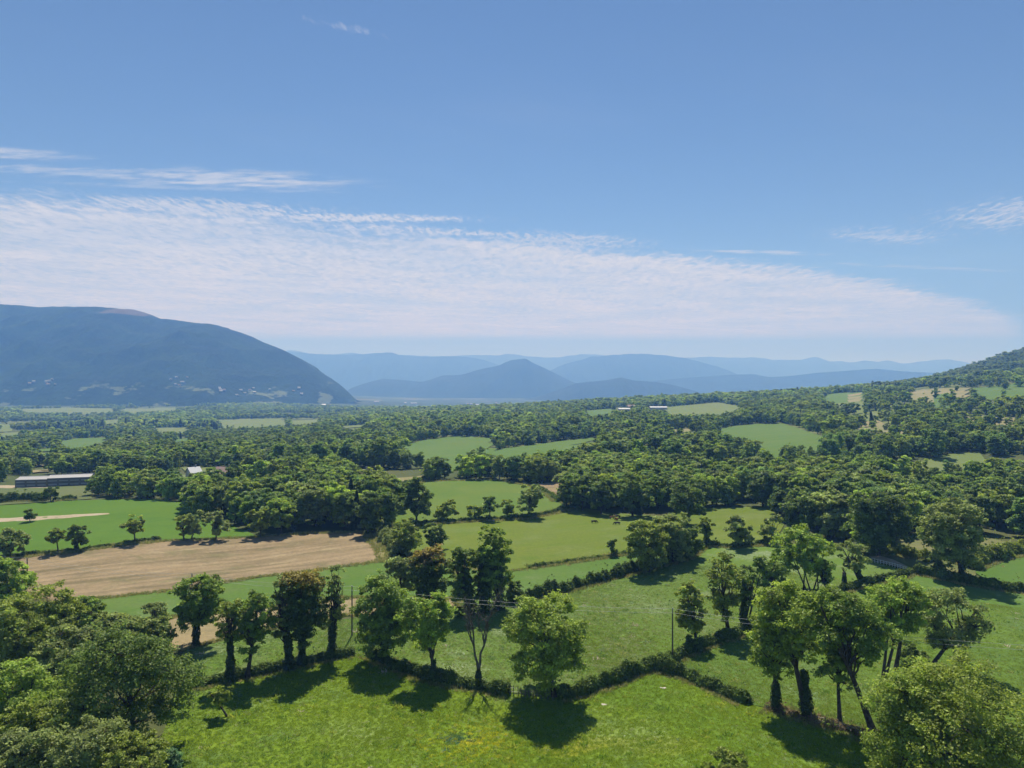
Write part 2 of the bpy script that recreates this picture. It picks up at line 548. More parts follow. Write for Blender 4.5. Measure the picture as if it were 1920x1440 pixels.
_ra = ang((160, 1112), (700, 1045))
_rl = ang((0, 1040), (300, 1005))
_ry = ang((960, 1060), (1200, 1028))
ygp = ground_at(885, 1392)
ygq = ground_at(1060, 1405)
ygr = ground_at(1110, 1395)
ygs = ground_at(1230, 1400)
ygt = ground_at(700, 1370)
M_NEAR = field_material('near_pasture', (0.098, 0.175, 0.012), (0.152, 0.222, 0.014), (0.084, 0.152, 0.040), 0.5, None, 0.65, 0.028,
                        yellow=[(ygt[0], ygt[1], 13, 9, (0.145, 0.215, 0.020), .7), (ygp[0], ygp[1], 9, 6, (0.17, 0.24, 0.012), .85), (ygq[0], ygq[1], 6, 3, (0.24, 0.22, 0.02), .55),
                                (ygr[0], ygr[1], 8, 2.5, (0.20, 0.21, 0.02), .6), (ygs[0], ygs[1], 9, 4, (0.15, 0.19, 0.02), .7),
                                (ygp[0], ygp[1], 2.2, 1.3, (0.42, 0.38, 0.02), .8), (ygp[0] - 2.5, ygp[1] + .5, 2.5, 2.2, (0.045, 0.10, 0.035), .9)])
M_PASTURE = field_material('grey_green_pasture', (0.106, 0.170, 0.030), (0.102, 0.182, 0.018), (0.150, 0.200, 0.075), 0.9, (0.45, 3.4, 0.22, (0.125, 0.16, 0.055)), 0.45, 0.02)
M_RIGHT = field_material('right_pasture', (0.086, 0.158, 0.024), (0.112, 0.184, 0.022), (0.085, 0.150, 0.052), 0.55, None, 0.40, 0.02)
M_LUSH = field_material('lush_field', (0.070, 0.148, 0.010), (0.084, 0.158, 0.012), (0.060, 0.134, 0.010), 0.0, (_rl, 7.0, 0.45, (0.078, 0.165, 0.026)), 0.28, 0.012, bump=0.05)
M_STRIP = field_material('green_strip', (0.074, 0.150, 0.020), (0.088, 0.160, 0.024), (0.110, 0.165, 0.040), 0.3, (_ra, 3.2, 0.45, (0.115, 0.165, 0.045)), 0.35, 0.02, bump=0.06)
M_DULL = field_material('dull_meadow', (0.095, 0.125, 0.040), (0.120, 0.140, 0.050), (0.085, 0.120, 0.035), 0.1, None, 0.30, 0.015, bump=0.06)
M_YEL = field_material('yellow_green_pasture', (0.100, 0.155, 0.012), (0.122, 0.164, 0.015), (0.085, 0.150, 0.012), 0.25, (_ry, 5.0, 0.45, (0.145, 0.165, 0.042)), 0.38, 0.014, bump=0.07)
M_UPPER = field_material('upper_pasture', (0.085, 0.155, 0.020), (0.112, 0.165, 0.024), (0.075, 0.148, 0.020), 0.1, (_ry + .6, 6.0, 0.35, (0.13, 0.17, 0.03)), 0.32, 0.014, bump=0.06)
M_STUB = field_material('brown_stubble', (0.310, 0.232, 0.132), (0.270, 0.202, 0.114), (0.38, 0.305, 0.175), 0.0, (_ra, 4.6, 1.0, (0.145, 0.118, 0.060)), 0.55, 0.03,
                        bump=0.12, dry=((0.150, 0.150, 0.062), 0.75))
M_TAN = field_material('dry_grass', (0.27, 0.215, 0.115), (0.22, 0.185, 0.090), (0.33, 0.26, 0.15), 0.0, None, 0.5, 0.05, bump=0.10)
M_TANGREEN = field_material('dry_meadow', (0.200, 0.190, 0.080), (0.235, 0.205, 0.095), (0.165, 0.180, 0.060), 0.0, None, 0.35, 0.03)
M_SCRUB = field_material('scrub_grass', (0.110, 0.135, 0.042), (0.165, 0.165, 0.065), (0.090, 0.120, 0.032), 0.1, None, 0.5, 0.06)
M_PALE = field_material('pale_dirt', (0.38, 0.32, 0.22), (0.33, 0.27, 0.17), (0.42, 0.36, 0.26), 0.0, None, 0.4, 0.1)
M_FARGREEN = field_material('far_meadow', (0.078, 0.148, 0.022), (0.092, 0.158, 0.026), (0.108, 0.158, 0.035), 0.0, (_ry + .3, 14.0, 0.5, (0.115, 0.17, 0.045)), 0.25, 0.010, bump=0.05)
M_FARPALE = field_material('far_pale_field', (0.130, 0.175, 0.048), (0.150, 0.180, 0.058), (0.120, 0.165, 0.040), 0.0, None, 0.15, 0.008, bump=0.05)
M_FARTAN = field_material('far_tan_field', (0.25, 0.22, 0.11), (0.21, 0.20, 0.095), (0.17, 0.19, 0.075), 0.0, None, 0.2, 0.012, bump=0.05)
M_FLOOR = field_material('woodland_floor', (0.050, 0.062, 0.022), (0.070, 0.072, 0.030), (0.10, 0.09, 0.045), 0.0, None, 0.5, 0.05)

# near fields, back to front of the photograph does not matter: the sheets abut
NEAR_FIELDS = [
    ('near_pasture', M_NEAR, [(250, 1560), (330, 1300), (345, 1291), (420, 1276), (540, 1252), (660, 1226), (690, 1232), (760, 1260), (815, 1276), (900, 1290), (955, 1302), (1040, 1309), (1090, 1300), (1150, 1281), (1215, 1253), (1280, 1269), (1340, 1293), (1402, 1322), (1450, 1332), (1520, 1350), (1640, 1392), (1760, 1440), (1760, 1560)]),
    ('hill_pasture', M_PASTURE, [(345, 1290), (330, 1262), (345, 1222), (430, 1200), (640, 1163), (860, 1142), (975, 1129), (1060, 1108), (1110, 1094), (1160, 1080), (1215, 1066), (1290, 1045), (1330, 1026), (1440, 1024), (1560, 1018), (1625, 1050), (1695, 1070), (1712, 1074), (1660, 1088), (1600, 1102), (1540, 1118), (1480, 1140), (1425, 1172), (1390, 1188), (1300, 1218), (1262, 1238), (1215, 1251), (1150, 1280), (1090, 1299), (1040, 1307), (955, 1300), (900, 1288), (815, 1274), (760, 1258), (690, 1230), (660, 1224), (540, 1250), (420, 1274)]),
    ('right_pasture', M_RIGHT, [(1215, 1252), (1262, 1239), (1300, 1219), (1390, 1189), (1425, 1173), (1480, 1141), (1540, 1119), (1600, 1103), (1712, 1076), (1760, 1085), (1805, 1094), (1870, 1105), (2040, 1130), (2300, 1300), (2300, 1560), (1770, 1560), (1770, 1442), (1640, 1390), (1520, 1348), (1450, 1330), (1402, 1320), (1340, 1291), (1280, 1267)]),
    ('green_strip', M_STRIP, [(165, 1126), (330, 1108), (500, 1082), (600, 1070), (728, 1052), (790, 1046), (860, 1060), (860, 1123), (640, 1121), (420, 1149), (300, 1159), (200, 1180), (120, 1180)]),
    ('dry_grass', M_TAN, [(295, 1160), (420, 1150), (640, 1122), (700, 1122), (858, 1124), (850, 1140), (640, 1156), (430, 1194), (345, 1221), (300, 1215)]),
    ('brown_stubble', M_STUB, [(20, 1060), (30, 1048), (130, 1038), (250, 1022), (320, 1015), (480, 1008), (560, 1002), (685, 999), (715, 1015), (732, 1040), (728, 1051), (600, 1069), (500, 1081), (330, 1107), (165, 1125), (100, 1132), (40, 1110)]),
    ('field_margin', M_TANGREEN, [(684, 1003), (702, 1006), (716, 1014), (733, 1040), (728, 1051), (712, 1052), (704, 1030), (690, 1012)]),
    ('lush_field', M_LUSH, [(-160, 1068), (-160, 956), (0, 949), (100, 942), (180, 938), (290, 936), (345, 944), (365, 968), (430, 985), (480, 1006), (320, 1013), (250, 1018), (130, 1034), (0, 1047)]),
    ('barn_meadow', M_DULL, [(-160, 955), (-160, 918), (0, 916), (90, 913), (170, 911), (172, 936), (100, 941), (0, 948)]),
    ('dry_strip', M_PALE, [(-40, 975), (60, 970), (140, 965.5), (203, 963), (206, 965), (150, 970), (70, 977), (0, 980), (-40, 983)]),
    ('farm_track', M_PALE, [(-60, 913), (0, 911), (90, 912), (110, 909), (112, 911), (90, 915), (0, 916), (-60, 918)]),
    ('yellow_pasture', M_YEL, [(700, 1000), (740, 992), (830, 984), (990, 973), (1080, 951), (1140, 962), (1240, 969), (1300, 955), (1440, 950), (1470, 985), (1440, 1022), (1330, 1024), (1300, 1026), (1200, 1036), (1130, 1046), (1060, 1056), (990, 1066), (930, 1075), (860, 1060), (790, 1046), (755, 1043)]),
    ('mown_strip', M_STRIP, [(860, 1062), (930, 1077), (990, 1068), (1060, 1058), (1130, 1048), (1200, 1038), (1300, 1028), (1320, 1027), (1290, 1043), (1215, 1064), (1160, 1078), (1110, 1092), (1060, 1106), (975, 1127), (862, 1140)]),
    ('upper_pasture', M_UPPER, [(735, 990), (735, 960), (720, 930), (780, 910), (800, 904), (930, 901), (1000, 914), (1045, 940), (1065, 950), (1080, 950), (990, 971), (830, 982)]),
    ('ploughed_patch', M_STUB, [(998, 910), (1060, 903), (1062, 948), (1045, 940)]),
    ('dry_meadow', M_TANGREEN, [(655, 918), (672, 903), (790, 893), (800, 898), (790, 905), (720, 927), (660, 927)]),
    ('bright_field', M_STRIP, [(1828, 1062), (1920, 1046), (2080, 1030), (2080, 1128), (1980, 1116), (1870, 1100), (1830, 1076)]),
    ('scrub_clearing', M_SCRUB, [(1625, 1048), (1640, 1030), (1720, 1000), (1800, 1000), (1900, 1020), (1828, 1060), (1830, 1080), (1805, 1090), (1760, 1081), (1715, 1072)]),
    ('dirt_track', M_PALE, [(1630, 1046), (1652, 1044), (1690, 1058), (1712, 1069), (1700, 1071), (1665, 1060)]),
]
for nm, mt, pts in NEAR_FIELDS:
    drape(nm, poly_xy(pts), mt)

# far fields: outlines as they show between the woods
FAR_FIELDS = [
    ('far_meadow', M_FARGREEN, [(745, 838), (800, 825), (860, 818), (935, 823), (900, 836), (868, 850), (840, 860), (800, 850)]),
    ('far_meadow', M_FARGREEN, [(905, 850), (960, 840), (1060, 827), (1112, 821), (1116, 826), (1060, 838), (1010, 848), (930, 856)]),
    ('far_meadow', M_FARGREEN, [(1338, 806), (1380, 799), (1420, 795), (1470, 795), (1545, 820), (1530, 833), (1440, 836), (1420, 824), (1385, 818)]),
    ('far_meadow', M_FARPALE, [(1680, 882), (1750, 856), (1835, 848), (1850, 868), (1800, 880), (1700, 893)]),
    ('far_meadow', M_FARPALE, [(1250, 764), (1345, 755), (1395, 764), (1340, 774), (1258, 777)]),
    ('far_meadow', M_FARGREEN, [(1095, 771), (1145, 767), (1150, 774), (1110, 779)]),
    ('far_meadow', M_FARGREEN, [(1536, 742), (1585, 737), (1620, 736), (1612, 748), (1560, 750)]),
    ('far_meadow', M_FARGREEN, [(1818, 729), (1925, 718), (1940, 728), (1850, 737)]),
    ('far_meadow', M_FARPALE, [(340, 878), (520, 876), (512, 886), (350, 888)]),
    ('far_meadow', M_FARGREEN, [(105, 832), (140, 823), (205, 821), (182, 832), (135, 838)]),
    ('far_meadow', M_FARPALE, [(405, 788), (525, 785), (540, 796), (430, 798)]),
    ('far_meadow', M_FARPALE, [(30, 768), (140, 765), (210, 767), (200, 772), (60, 773)]),
    ('far_meadow', M_FARPALE, [(290, 803), (350, 802), (345, 808), (295, 808)]),
    ('far_stubble', M_FARTAN, [(1596, 798), (1640, 788), (1680, 802), (1740, 808), (1725, 816), (1650, 812)]),
    ('far_stubble', M_FARTAN, [(1788, 781), (1905, 783), (1900, 793), (1830, 794)]),
    ('far_stubble', M_FARTAN, [(1690, 736), (1730, 731), (1770, 729), (1822, 728), (1802, 738), (1720, 743)]),
    ('far_stubble', M_FARTAN, [(1588, 741), (1618, 737), (1612, 742), (1592, 745)]),
    ('far_meadow', M_FARGREEN, [(1750, 741), (1790, 739), (1780, 752), (1752, 750)]),
    ('far_meadow', M_FARPALE, [(1565, 757), (1640, 752), (1650, 772), (1600, 776)]),
    ('far_meadow', M_FARPALE, [(0, 813), (36, 811), (34, 816), (0, 818)]),
    ('far_meadow', M_FARPALE, [(152, 769), (212, 766), (210, 771), (156, 773)]),
    ('far_meadow', M_FARPALE, [(196, 789), (222, 787), (222, 791), (198, 793)]),
    ('far_meadow', M_FARGREEN, [(326, 825), (352, 823), (350, 829), (328, 830)]),
    ('far_meadow', M_FARPALE, [(0, 797), (24, 796), (22, 801), (0, 802)]),
    ('far_meadow', M_FARPALE, [(225, 768), (330, 765), (326, 769), (240, 772)]),
    ('far_meadow', M_FARGREEN, [(60, 845), (100, 842), (96, 847), (66, 849)]),
    ('far_meadow', M_FARPALE, [(545, 790), (600, 787), (590, 793), (550, 796)]),
    ('far_stubble', M_FARTAN, [(60, 872), (95, 870), (92, 874), (62, 876)]),
    ('far_meadow', M_FARPALE, [(640, 800), (690, 797), (684, 801), (648, 804)]),
    ('far_meadow', M_FARGREEN, [(1180, 842), (1215, 838), (1222, 842), (1190, 846)]),
    ('far_stubble', M_FARTAN, [(1250, 807), (1310, 804), (1290, 812), (1180, 812)]),
]
TREE_PX = 11.0 * FPX
for nm, mt, pts in FAR_FIELDS:
    drape(nm, poly_xy(pts, 10), mt)
    for f in (0.45, 0.95):                                   # the field runs on in front, behind the nearer trees
        drape(nm, poly_xy([(px, py + f * TREE_PX / ground_at(px, py)[1]) for (px, py) in pts], 10), mt)
# ------------------------------------------------------------------ mountains
def fbm(x, y, seed, octv=5, base=1.0, gain=0.5, ridged=False):
    rng = np.random.default_rng(seed); out = np.zeros_like(x); amp = 1.0; fr = base
    for k in range(octv):
        s = np.zeros_like(x)
        for _ in range(4):
            a = rng.uniform(0, 2 * math.pi); p = rng.uniform(0, 6.28)
            s += np.sin((x * math.cos(a) + y * math.sin(a)) * fr * rng.uniform(.8, 1.25) + p)
        s /= 2.3
        out += amp * ((0.8 - np.abs(s)) if ridged else s)
        amp *= gain; fr *= 2.03
    return out


def ridge(name, prof, D, front, back, z0, mat, rough=0.05, seed=0, nx=260, nt=46, shape=1.25, detail=0.012, extend=0.0):
    """a range of hills: skyline traced from the photograph, standing at depth D, with a front and a back slope"""
    prof = np.array(prof, float)
    px = np.linspace(prof[0, 0], prof[-1, 0], nx)
    py = np.interp(px, prof[:, 0], prof[:, 1])
    k = np.array([1, 2, 1]) / 4
    py = np.convolve(np.pad(py, 1, 'edge'), k, 'valid')
    zc = CAM_H + (720 - py) / FPX * D
    rng = np.random.default_rng(seed)
    jag = fbm(px, px * 0, seed + 5, 5, 0.05) * detail * (zc.max() - z0)
    edge = np.clip(np.minimum(np.arange(nx), np.arange(nx)[::-1]) / 8.0, 0, 1)
    zc = zc + jag * edge
    X = (px - 960) / FPX * D
    t = np.linspace(-1, 1, nt)
    T, XX = np.meshgrid(t, X, indexing='ij')
    ZC = np.broadcast_to(zc, T.shape)
    tip = np.clip(np.minimum(np.arange(nx), np.arange(nx)[::-1]) / (nx * .12), 0.06, 1) ** .7       # the range narrows to its ends
    Y = D + np.where(T < 0, T * front, T * back) * tip[None, :]
    a = np.clip(1 - np.abs(T), 0, 1)
    sh = np.where(T < 0, a ** shape, a ** 1.1)
    L = front * 0.35
    g = fbm(XX / L, Y / L * 0.55, seed, 6, 1.6, 0.55, True)
    Z = z0 + (ZC - z0) * sh + g * rough * (ZC - z0) * np.sin(np.pi * np.clip(a, 0, 1)) ** 0.8
    V = np.stack([XX, Y, Z], -1).reshape(-1, 3)
    i = np.arange(nt - 1)[:, None] * nx; j = np.arange(nx - 1)[None, :]
    F = np.stack([i + j, i + j + 1, i + nx + j + 1, i + nx + j], -1).reshape(-1, 4)
    o = obj(name, mesh_np(name, V, F, True), None, None, mat)
    return tag(o, kind='structure')


def forest_slope(name, dark, light, scale, clear=None, top=None):
    m, nt, out = new_mat(name)
    P = world_pos(nt)
    n1 = noise(nt, P, scale, 4, 0.75); n2 = noise(nt, P, scale * 0.12, 5, 0.6)
    v = nt.nodes.new('ShaderNodeTexVoronoi'); v.inputs['Scale'].default_value = scale * 1.6; nt.links.new(P, v.inputs['Vector'])
    vd = E(nt, v.outputs['Distance'])
    c = mixc(nt, (n1 * 0.55 + n2 * 0.45).step(0.40, 0.62), dark, light)
    sp = nt.nodes.new('ShaderNodeSeparateXYZ'); nt.links.new(P, sp.inputs[0])
    z = E(nt, sp.outputs[2])
    if clear:
        zlo, zhi, col, thr = clear
        mp = nt.nodes.new('ShaderNodeMapping'); mp.inputs['Scale'].default_value = (0.006, 0.004, 0.02); nt.links.new(P, mp.inputs[0])
        f = noise(nt, mp.outputs[0], 1.0, 6, 0.62).step(thr, thr + 0.035) * (1.0 - z.step(zlo, zhi))
        c = mixc(nt, f, c, col)
    if top:
        x0, w, zt, col = top
        xx = E(nt, sp.outputs[0]); q = (xx - x0) / w
        f = ((q * q) * -1.0).exp() * (z + (n2 - 0.5) * 60.0).step(zt, zt + 16)
        c = mixc(nt, f.step(0.35, 0.6), c, col)
    principled(nt, out, c, 0.95, 0.05, n1 * 0.5 - vd * 0.5, 5.0)
    return m


M_MTN = forest_slope('mountain_forest', (0.005, 0.013, 0.007), (0.019, 0.042, 0.016), 0.035, (10, 95, (0.14, 0.17, 0.09), 0.56),
                     ((255 - 960) / FPX * 4200, 110, 438, (0.11, 0.085, 0.055)))
M_FARMTN = forest_slope('far_forest', (0.012, 0.022, 0.014), (0.025, 0.038, 0.024), 0.02)
ridge('mountain', [(-700, 590), (-300, 566), (-100, 569), (0, 571), (50, 573), (95, 573), (100, 572), (140, 577), (200, 579), (250, 581), (275, 588), (300, 597), (340, 600), (390, 607), (425, 615), (470, 630), (520, 652), (560, 672), (590, 692), (625, 717), (645, 731), (660, 744), (668, 752)],
      4200, 1150, 1300, -60, M_MTN, 0.20, 3, 420, 90, 1.15, 0.006)
ridge('mountain', [(600, 762), (640, 748), (660, 727), (690, 718), (720, 710), (745, 711), (790, 715), (810, 710), (830, 703), (860, 702), (880, 698), (905, 690), (935, 684), (960, 674), (985, 671), (1000, 679), (1020, 689), (1040, 698), (1070, 714), (1100, 724), (1150, 735), (1220, 750)],
      8200, 1000, 1000, -110, M_FARMTN, 0.09, 11, 260, 40, 1.0, 0.010)
ridge('mountain', [(960, 752), (1010, 742), (1040, 733), (1080, 718), (1110, 715), (1140, 712), (1165, 707), (1190, 713), (1230, 715), (1265, 722), (1300, 732), (1340, 748)],
      6800, 800, 800, -110, M_FARMTN, 0.10, 17, 200, 36, 1.0, 0.012)
ridge('mountain', [(1130, 745), (1180, 724), (1230, 713), (1280, 708), (1320, 705), (1360, 703), (1410, 701), (1440, 706), (1480, 704), (1560, 696), (1640, 690), (1680, 694), (1740, 698), (1850, 706), (2000, 720)],
      9000, 1000, 1000, -110, M_FARMTN, 0.08, 23, 240, 36, 1.0, 0.008)
ridge('mountain', [(420, 664), (520, 657), (545, 658), (600, 664), (640, 664), (690, 661), (735, 661), (752, 667), (820, 667), (870, 668), (905, 673), (935, 683), (970, 697), (1020, 722), (1060, 745)],
      12500, 1500, 1500, -110, M_FARMTN, 0.08, 29, 300, 36, 0.9, 0.014)
ridge('mountain', [(960, 738), (1000, 712), (1030, 694), (1060, 681), (1090, 674), (1105, 668), (1120, 667), (1150, 663), (1200, 663), (1250, 666), (1285, 669), (1330, 681), (1365, 694), (1420, 722), (1480, 745)],
      11500, 1300, 1300, -110, M_FARMTN, 0.08, 31, 300, 36, 0.9, 0.014)
ridge('mountain', [(200, 690), (400, 672), (545, 659), (580, 664), (700, 664), (860, 668), (905, 667), (950, 662), (990, 668), (1050, 667), (1100, 663), (1180, 668), (1280, 670), (1330, 670), (1400, 669), (1450, 674), (1500, 674), (1527, 669), (1534, 670), (1550, 678), (1600, 676), (1618, 672), (1645, 676), (1660, 674), (1690, 678), (1720, 676), (1780, 672), (1800, 675), (1820, 682), (1900, 690), (2100, 700)],
      15800, 2000, 2000, -110, M_FARMTN, 0.08, 37, 600, 36, 0.85, 0.028)

# ------------------------------------------------------------------ haze
def build_haze():
    bm = bmesh.new()
    zlo, zhi = -125.0, 780.0
    add_box(bm, (0, 0, (zlo + zhi) / 2), (60000, 60000, zhi - zlo))
    m = bpy.data.materials.new('haze'); m.use_nodes = True
    nt = m.node_tree; nt.nodes.clear()
    out = nt.nodes.new('ShaderNodeOutputMaterial')
    v = nt.nodes.new('ShaderNodeVolumePrincipled')
    v.inputs['Color'].default_value = (*HAZE_COLOR, 1)
    v.inputs['Absorption Color'].default_value = (0.92, 0.70, 1, 1)      # scatters only: near air blue, far air pale
    v.inputs['Density'].default_value = HAZE_DENSITY
    v.inputs['Anisotropy'].default_value = 0.1
    nt.links.new(v.outputs[0], out.inputs['Volume'])
    o = bm_obj('haze', bm, m)
    tag(o, kind='stuff')


HAZE_COLOR, HAZE_DENSITY = (0.185, 0.425, 1.0), 1.8e-4
build_haze()
# ------------------------------------------------------------------ trees
def unit(v): return v / (np.linalg.norm(v, axis=-1, keepdims=True) + 1e-9)


def leaf_quads(C, N, size, rng, aspect=0.58):
    """one folded-diamond leaf spray per centre"""
    n = len(C)
    t1 = unit(np.cross(N, rng.normal(size=(n, 3)))); t2 = np.cross(N, t1)
    s = (size * rng.uniform(0.65, 1.35, n))[:, None]
    V = np.empty((n, 4, 3))
    V[:, 0] = C + t1 * s
    V[:, 1] = C + t2 * s * aspect + N * s * 0.12
    V[:, 2] = C - t1 * s
    V[:, 3] = C - t2 * s * aspect + N * s * 0.12
    return V.reshape(-1, 3), np.arange(n * 4).reshape(n, 4)


def crown_points(rng, cx, cy, zb, zt, W, n_leaf, style, leaf):
    """leaf centres, normals and tones of a crown made of lobes of leaf clusters; also the lobe centres for the limbs"""
    H = zt - zb; c = np.array([cx, cy, (zb + zt) / 2]); A = np.array([W / 2, W / 2, H / 2])
    st = dict(full=(16, .28, .52, 44, 1.03), airy=(16, .24, .42, 34, 1.0), dense=(15, .36, .48, 46, .95), open=(16, .20, .34, 28, 1.0),
              column=(15, .40, .58, 40, .92), shrub=(8, .40, .58, 40, .9), multi=(18, .28, .40, 34, 1.0))[style]
    nl, r0, r1, per, ex = st
    tall = max(1.0, H / max(W, .1))
    nl = int(nl * min(tall, 2.2) ** 0.9)
    lob, rad = [], []
    zs = np.linspace(-.84, .80, nl) + rng.uniform(-.10, .10, nl)
    a0 = rng.uniform(0, 6.283)
    for k in range(nl):
        zz = zs[k]
        # egg-shaped: widest at or a little below the middle, rounded on top, skirts hanging low
        hr = math.sqrt(max(.04, 1 - abs(zz) ** 2.3)) * (1.0 - .18 * max(0, zz))
        r = hr * rng.uniform(.25, 1.0) ** .55 * .74
        an = a0 + k * 2.4 + rng.uniform(-.5, .5)
        lob.append(c + np.array([math.cos(an) * r, math.sin(an) * r, zz * .86 + rng.normal() * .05]) * A * ex * rng.uniform(.88, 1.10))
        rad.append(rng.uniform(r0, r1) * min(W, H) * 0.5)
    lob, rad = np.array(lob), np.array(rad)
    ncl = max(12, int(n_leaf / per))
    pr = rad ** 2 / (rad ** 2).sum()
    which = rng.choice(nl, ncl, p=pr)
    d = unit(rng.normal(size=(ncl, 3)))
    d[:, 2] = np.where((d[:, 2] < -0.35) & (rng.random(ncl) < .6), -d[:, 2], d[:, 2]); 
    rr = rng.uniform(0.55, 1.0, ncl) ** 0.6
    cl = lob[which] + d * (rad[which] * rr)[:, None] * np.array([1.05, 1.05, .85])
    # stay inside the envelope, loosely
    q = (cl - c) / (A * 1.12); qn = np.linalg.norm(q, axis=1); over = qn > 1
    cl[over] = c + (q[over] / qn[over][:, None] * rng.uniform(.90, 1.02, over.sum())[:, None]) * A * 1.12
    out_ = rng.random(ncl) < .10                              # sprays reaching past the outline
    cl[out_] = c + (cl[out_] - c) * rng.uniform(1.04, 1.20, out_.sum())[:, None]
    cnt = rng.poisson(per * rng.uniform(.5, 1.5, ncl))
    rc = np.repeat(rng.uniform(.7, 1.35, ncl) * (0.060 * min(W, H * .9) + leaf * 0.75), cnt)
    base = np.repeat(cl, cnt, axis=0); n = len(base)
    off = unit(rng.normal(size=(n, 3))) * (rng.random(n) ** 0.45 * rc)[:, None] * np.array([1.1, 1.1, .62])
    P = base + off
    outw = unit(P - (c - np.array([0, 0, H * .15])))
    N = unit(np.array([0, 0, .55]) + outw * .45 + unit(rng.normal(size=(n, 3))) * .8)
    tone = np.clip(np.repeat(rng.normal(.45, .19, ncl), cnt) + rng.normal(0, .15, n), 0, 1)
    return P, N, tone, lob, rad, cl


def limb_path(a, b, rng, sag=0.12, n=6):
    t = np.linspace(0, 1, n)[:, None]
    L = np.linalg.norm(b - a)
    mid = np.array([0, 0, 1.0]) * L * sag
    p = a + (b - a) * t + mid * (np.sin(np.pi * t) * (1 - .3 * t))
    p[1:-1] += rng.normal(size=(n - 2, 3)) * L * 0.035
    return p


def wood(rng, H, zb, lob, rad, cl, W, r0, lean=(0, 0), fork=None, twigs=0, sides=8, stems=1):
    """trunk, limbs and twigs joined in one mesh"""
    mb = MB()
    order = np.argsort(lob[:, 2])
    top = np.array([lob[:, 0].mean() * .8 + lean[0], lob[:, 1].mean() * .8 + lean[1], zb + (H - zb) * .72])
    fork = fork if fork is not None else max(zb * .9, H * .18)
    for s in range(stems):
        base = np.array([rng.normal() * r0 * 2.2, rng.normal() * r0 * 1.5, -0.4]) if stems > 1 else np.array([0, 0, -0.4])
        tp = top + (np.array([rng.normal() * W * .22, rng.normal() * W * .15, rng.normal() * .4]) if stems > 1 else 0)
        n = 9; t = np.linspace(0, 1, n)
        p = base + (tp - base) * t[:, None]
        p[:, :2] += (np.sin(t * rng.uniform(3, 6))[:, None] * rng.normal(size=2) * H * .012) * t[:, None]
        if lean[0] or lean[1]:
            p[:, 0] += lean[0] * (t ** 1.6 - t) * .3
        r = r0 * (1 - .80 * t) ** 0.9 / (stems ** .45); r[0] *= 1.5; r[1] *= 1.08
        mb.add(*tube(p, r, sides))
        mine = range(len(lob)) if stems == 1 else range(s, len(lob), stems)
        for k in mine:
            L = lob[k]
            zs = np.clip(fork + (L[2] - fork) * rng.uniform(.15, .55), fork * .8, tp[2] * .95)
            tt = np.clip((zs - base[2]) / (tp[2] - base[2]), .08, .96)
            a = np.array([np.interp(tt, t, p[:, i]) for i in range(3)])
            ra = np.interp(tt, t, r) * rng.uniform(.45, .7)
            path = limb_path(a, L, rng)
            mb.add(*tube(path, np.linspace(ra, max(.018, ra * .28), len(path)), 5))
    if twigs:
        d = np.linalg.norm(cl[:, None] - lob[None], axis=2); nk = d.argmin(1)
        for k in rng.choice(len(cl), min(twigs, len(cl)), replace=False):
            path = limb_path(lob[nk[k]], cl[k], rng, .05, 4)
            mb.add(*tube(path, np.linspace(.05, .018, 4), 3))
    return mb


def ivy_leaves(rng, pts_r, zlo, zhi, axis, rmax, leaf, n):
    t = rng.random(n); z = zlo + (zhi - zlo) * t
    prof = rmax * (0.80 + .12 * np.sin(z * 1.3 + pts_r) + .10 * np.sin(z * 3.1 + 2 * pts_r)) * np.clip(1.15 - .55 * t, .3, 1.1)
    a = rng.uniform(0, 2 * math.pi, n)
    rr = prof * rng.uniform(.45, 1.05, n)
    ax = np.stack([np.interp(z, axis[:, 2], axis[:, 0]), np.interp(z, axis[:, 2], axis[:, 1])], -1)
    P = np.stack([ax[:, 0] + np.cos(a) * rr, ax[:, 1] + np.sin(a) * rr, z + rng.normal(0, .1, n)], -1)
    N = unit(np.stack([np.cos(a), np.sin(a), np.full(n, .5)], -1) + unit(rng.normal(size=(n, 3))) * .7)
    return P, N


T = dict(mid=(.062, .100, .026), bright=(.088, .136, .032), dark=(.034, .058, .021), grey=(.078, .105, .052), yellow=(.084, .116, .024),
         brown=(.085, .068, .026), deep=(.045, .074, .024), olive=(.078, .106, .028), blue=(.040, .085, .065), leafy=(.088, .128, .030), pale=(.22, .24, .19), rust=(.088, .075, .028))
IVYT = (.042, .068, .020)
T = {k: (v[0] * 1.70, v[1] * 1.56, v[2] * 0.85) for k, v in T.items()}
N_TREES = [0]


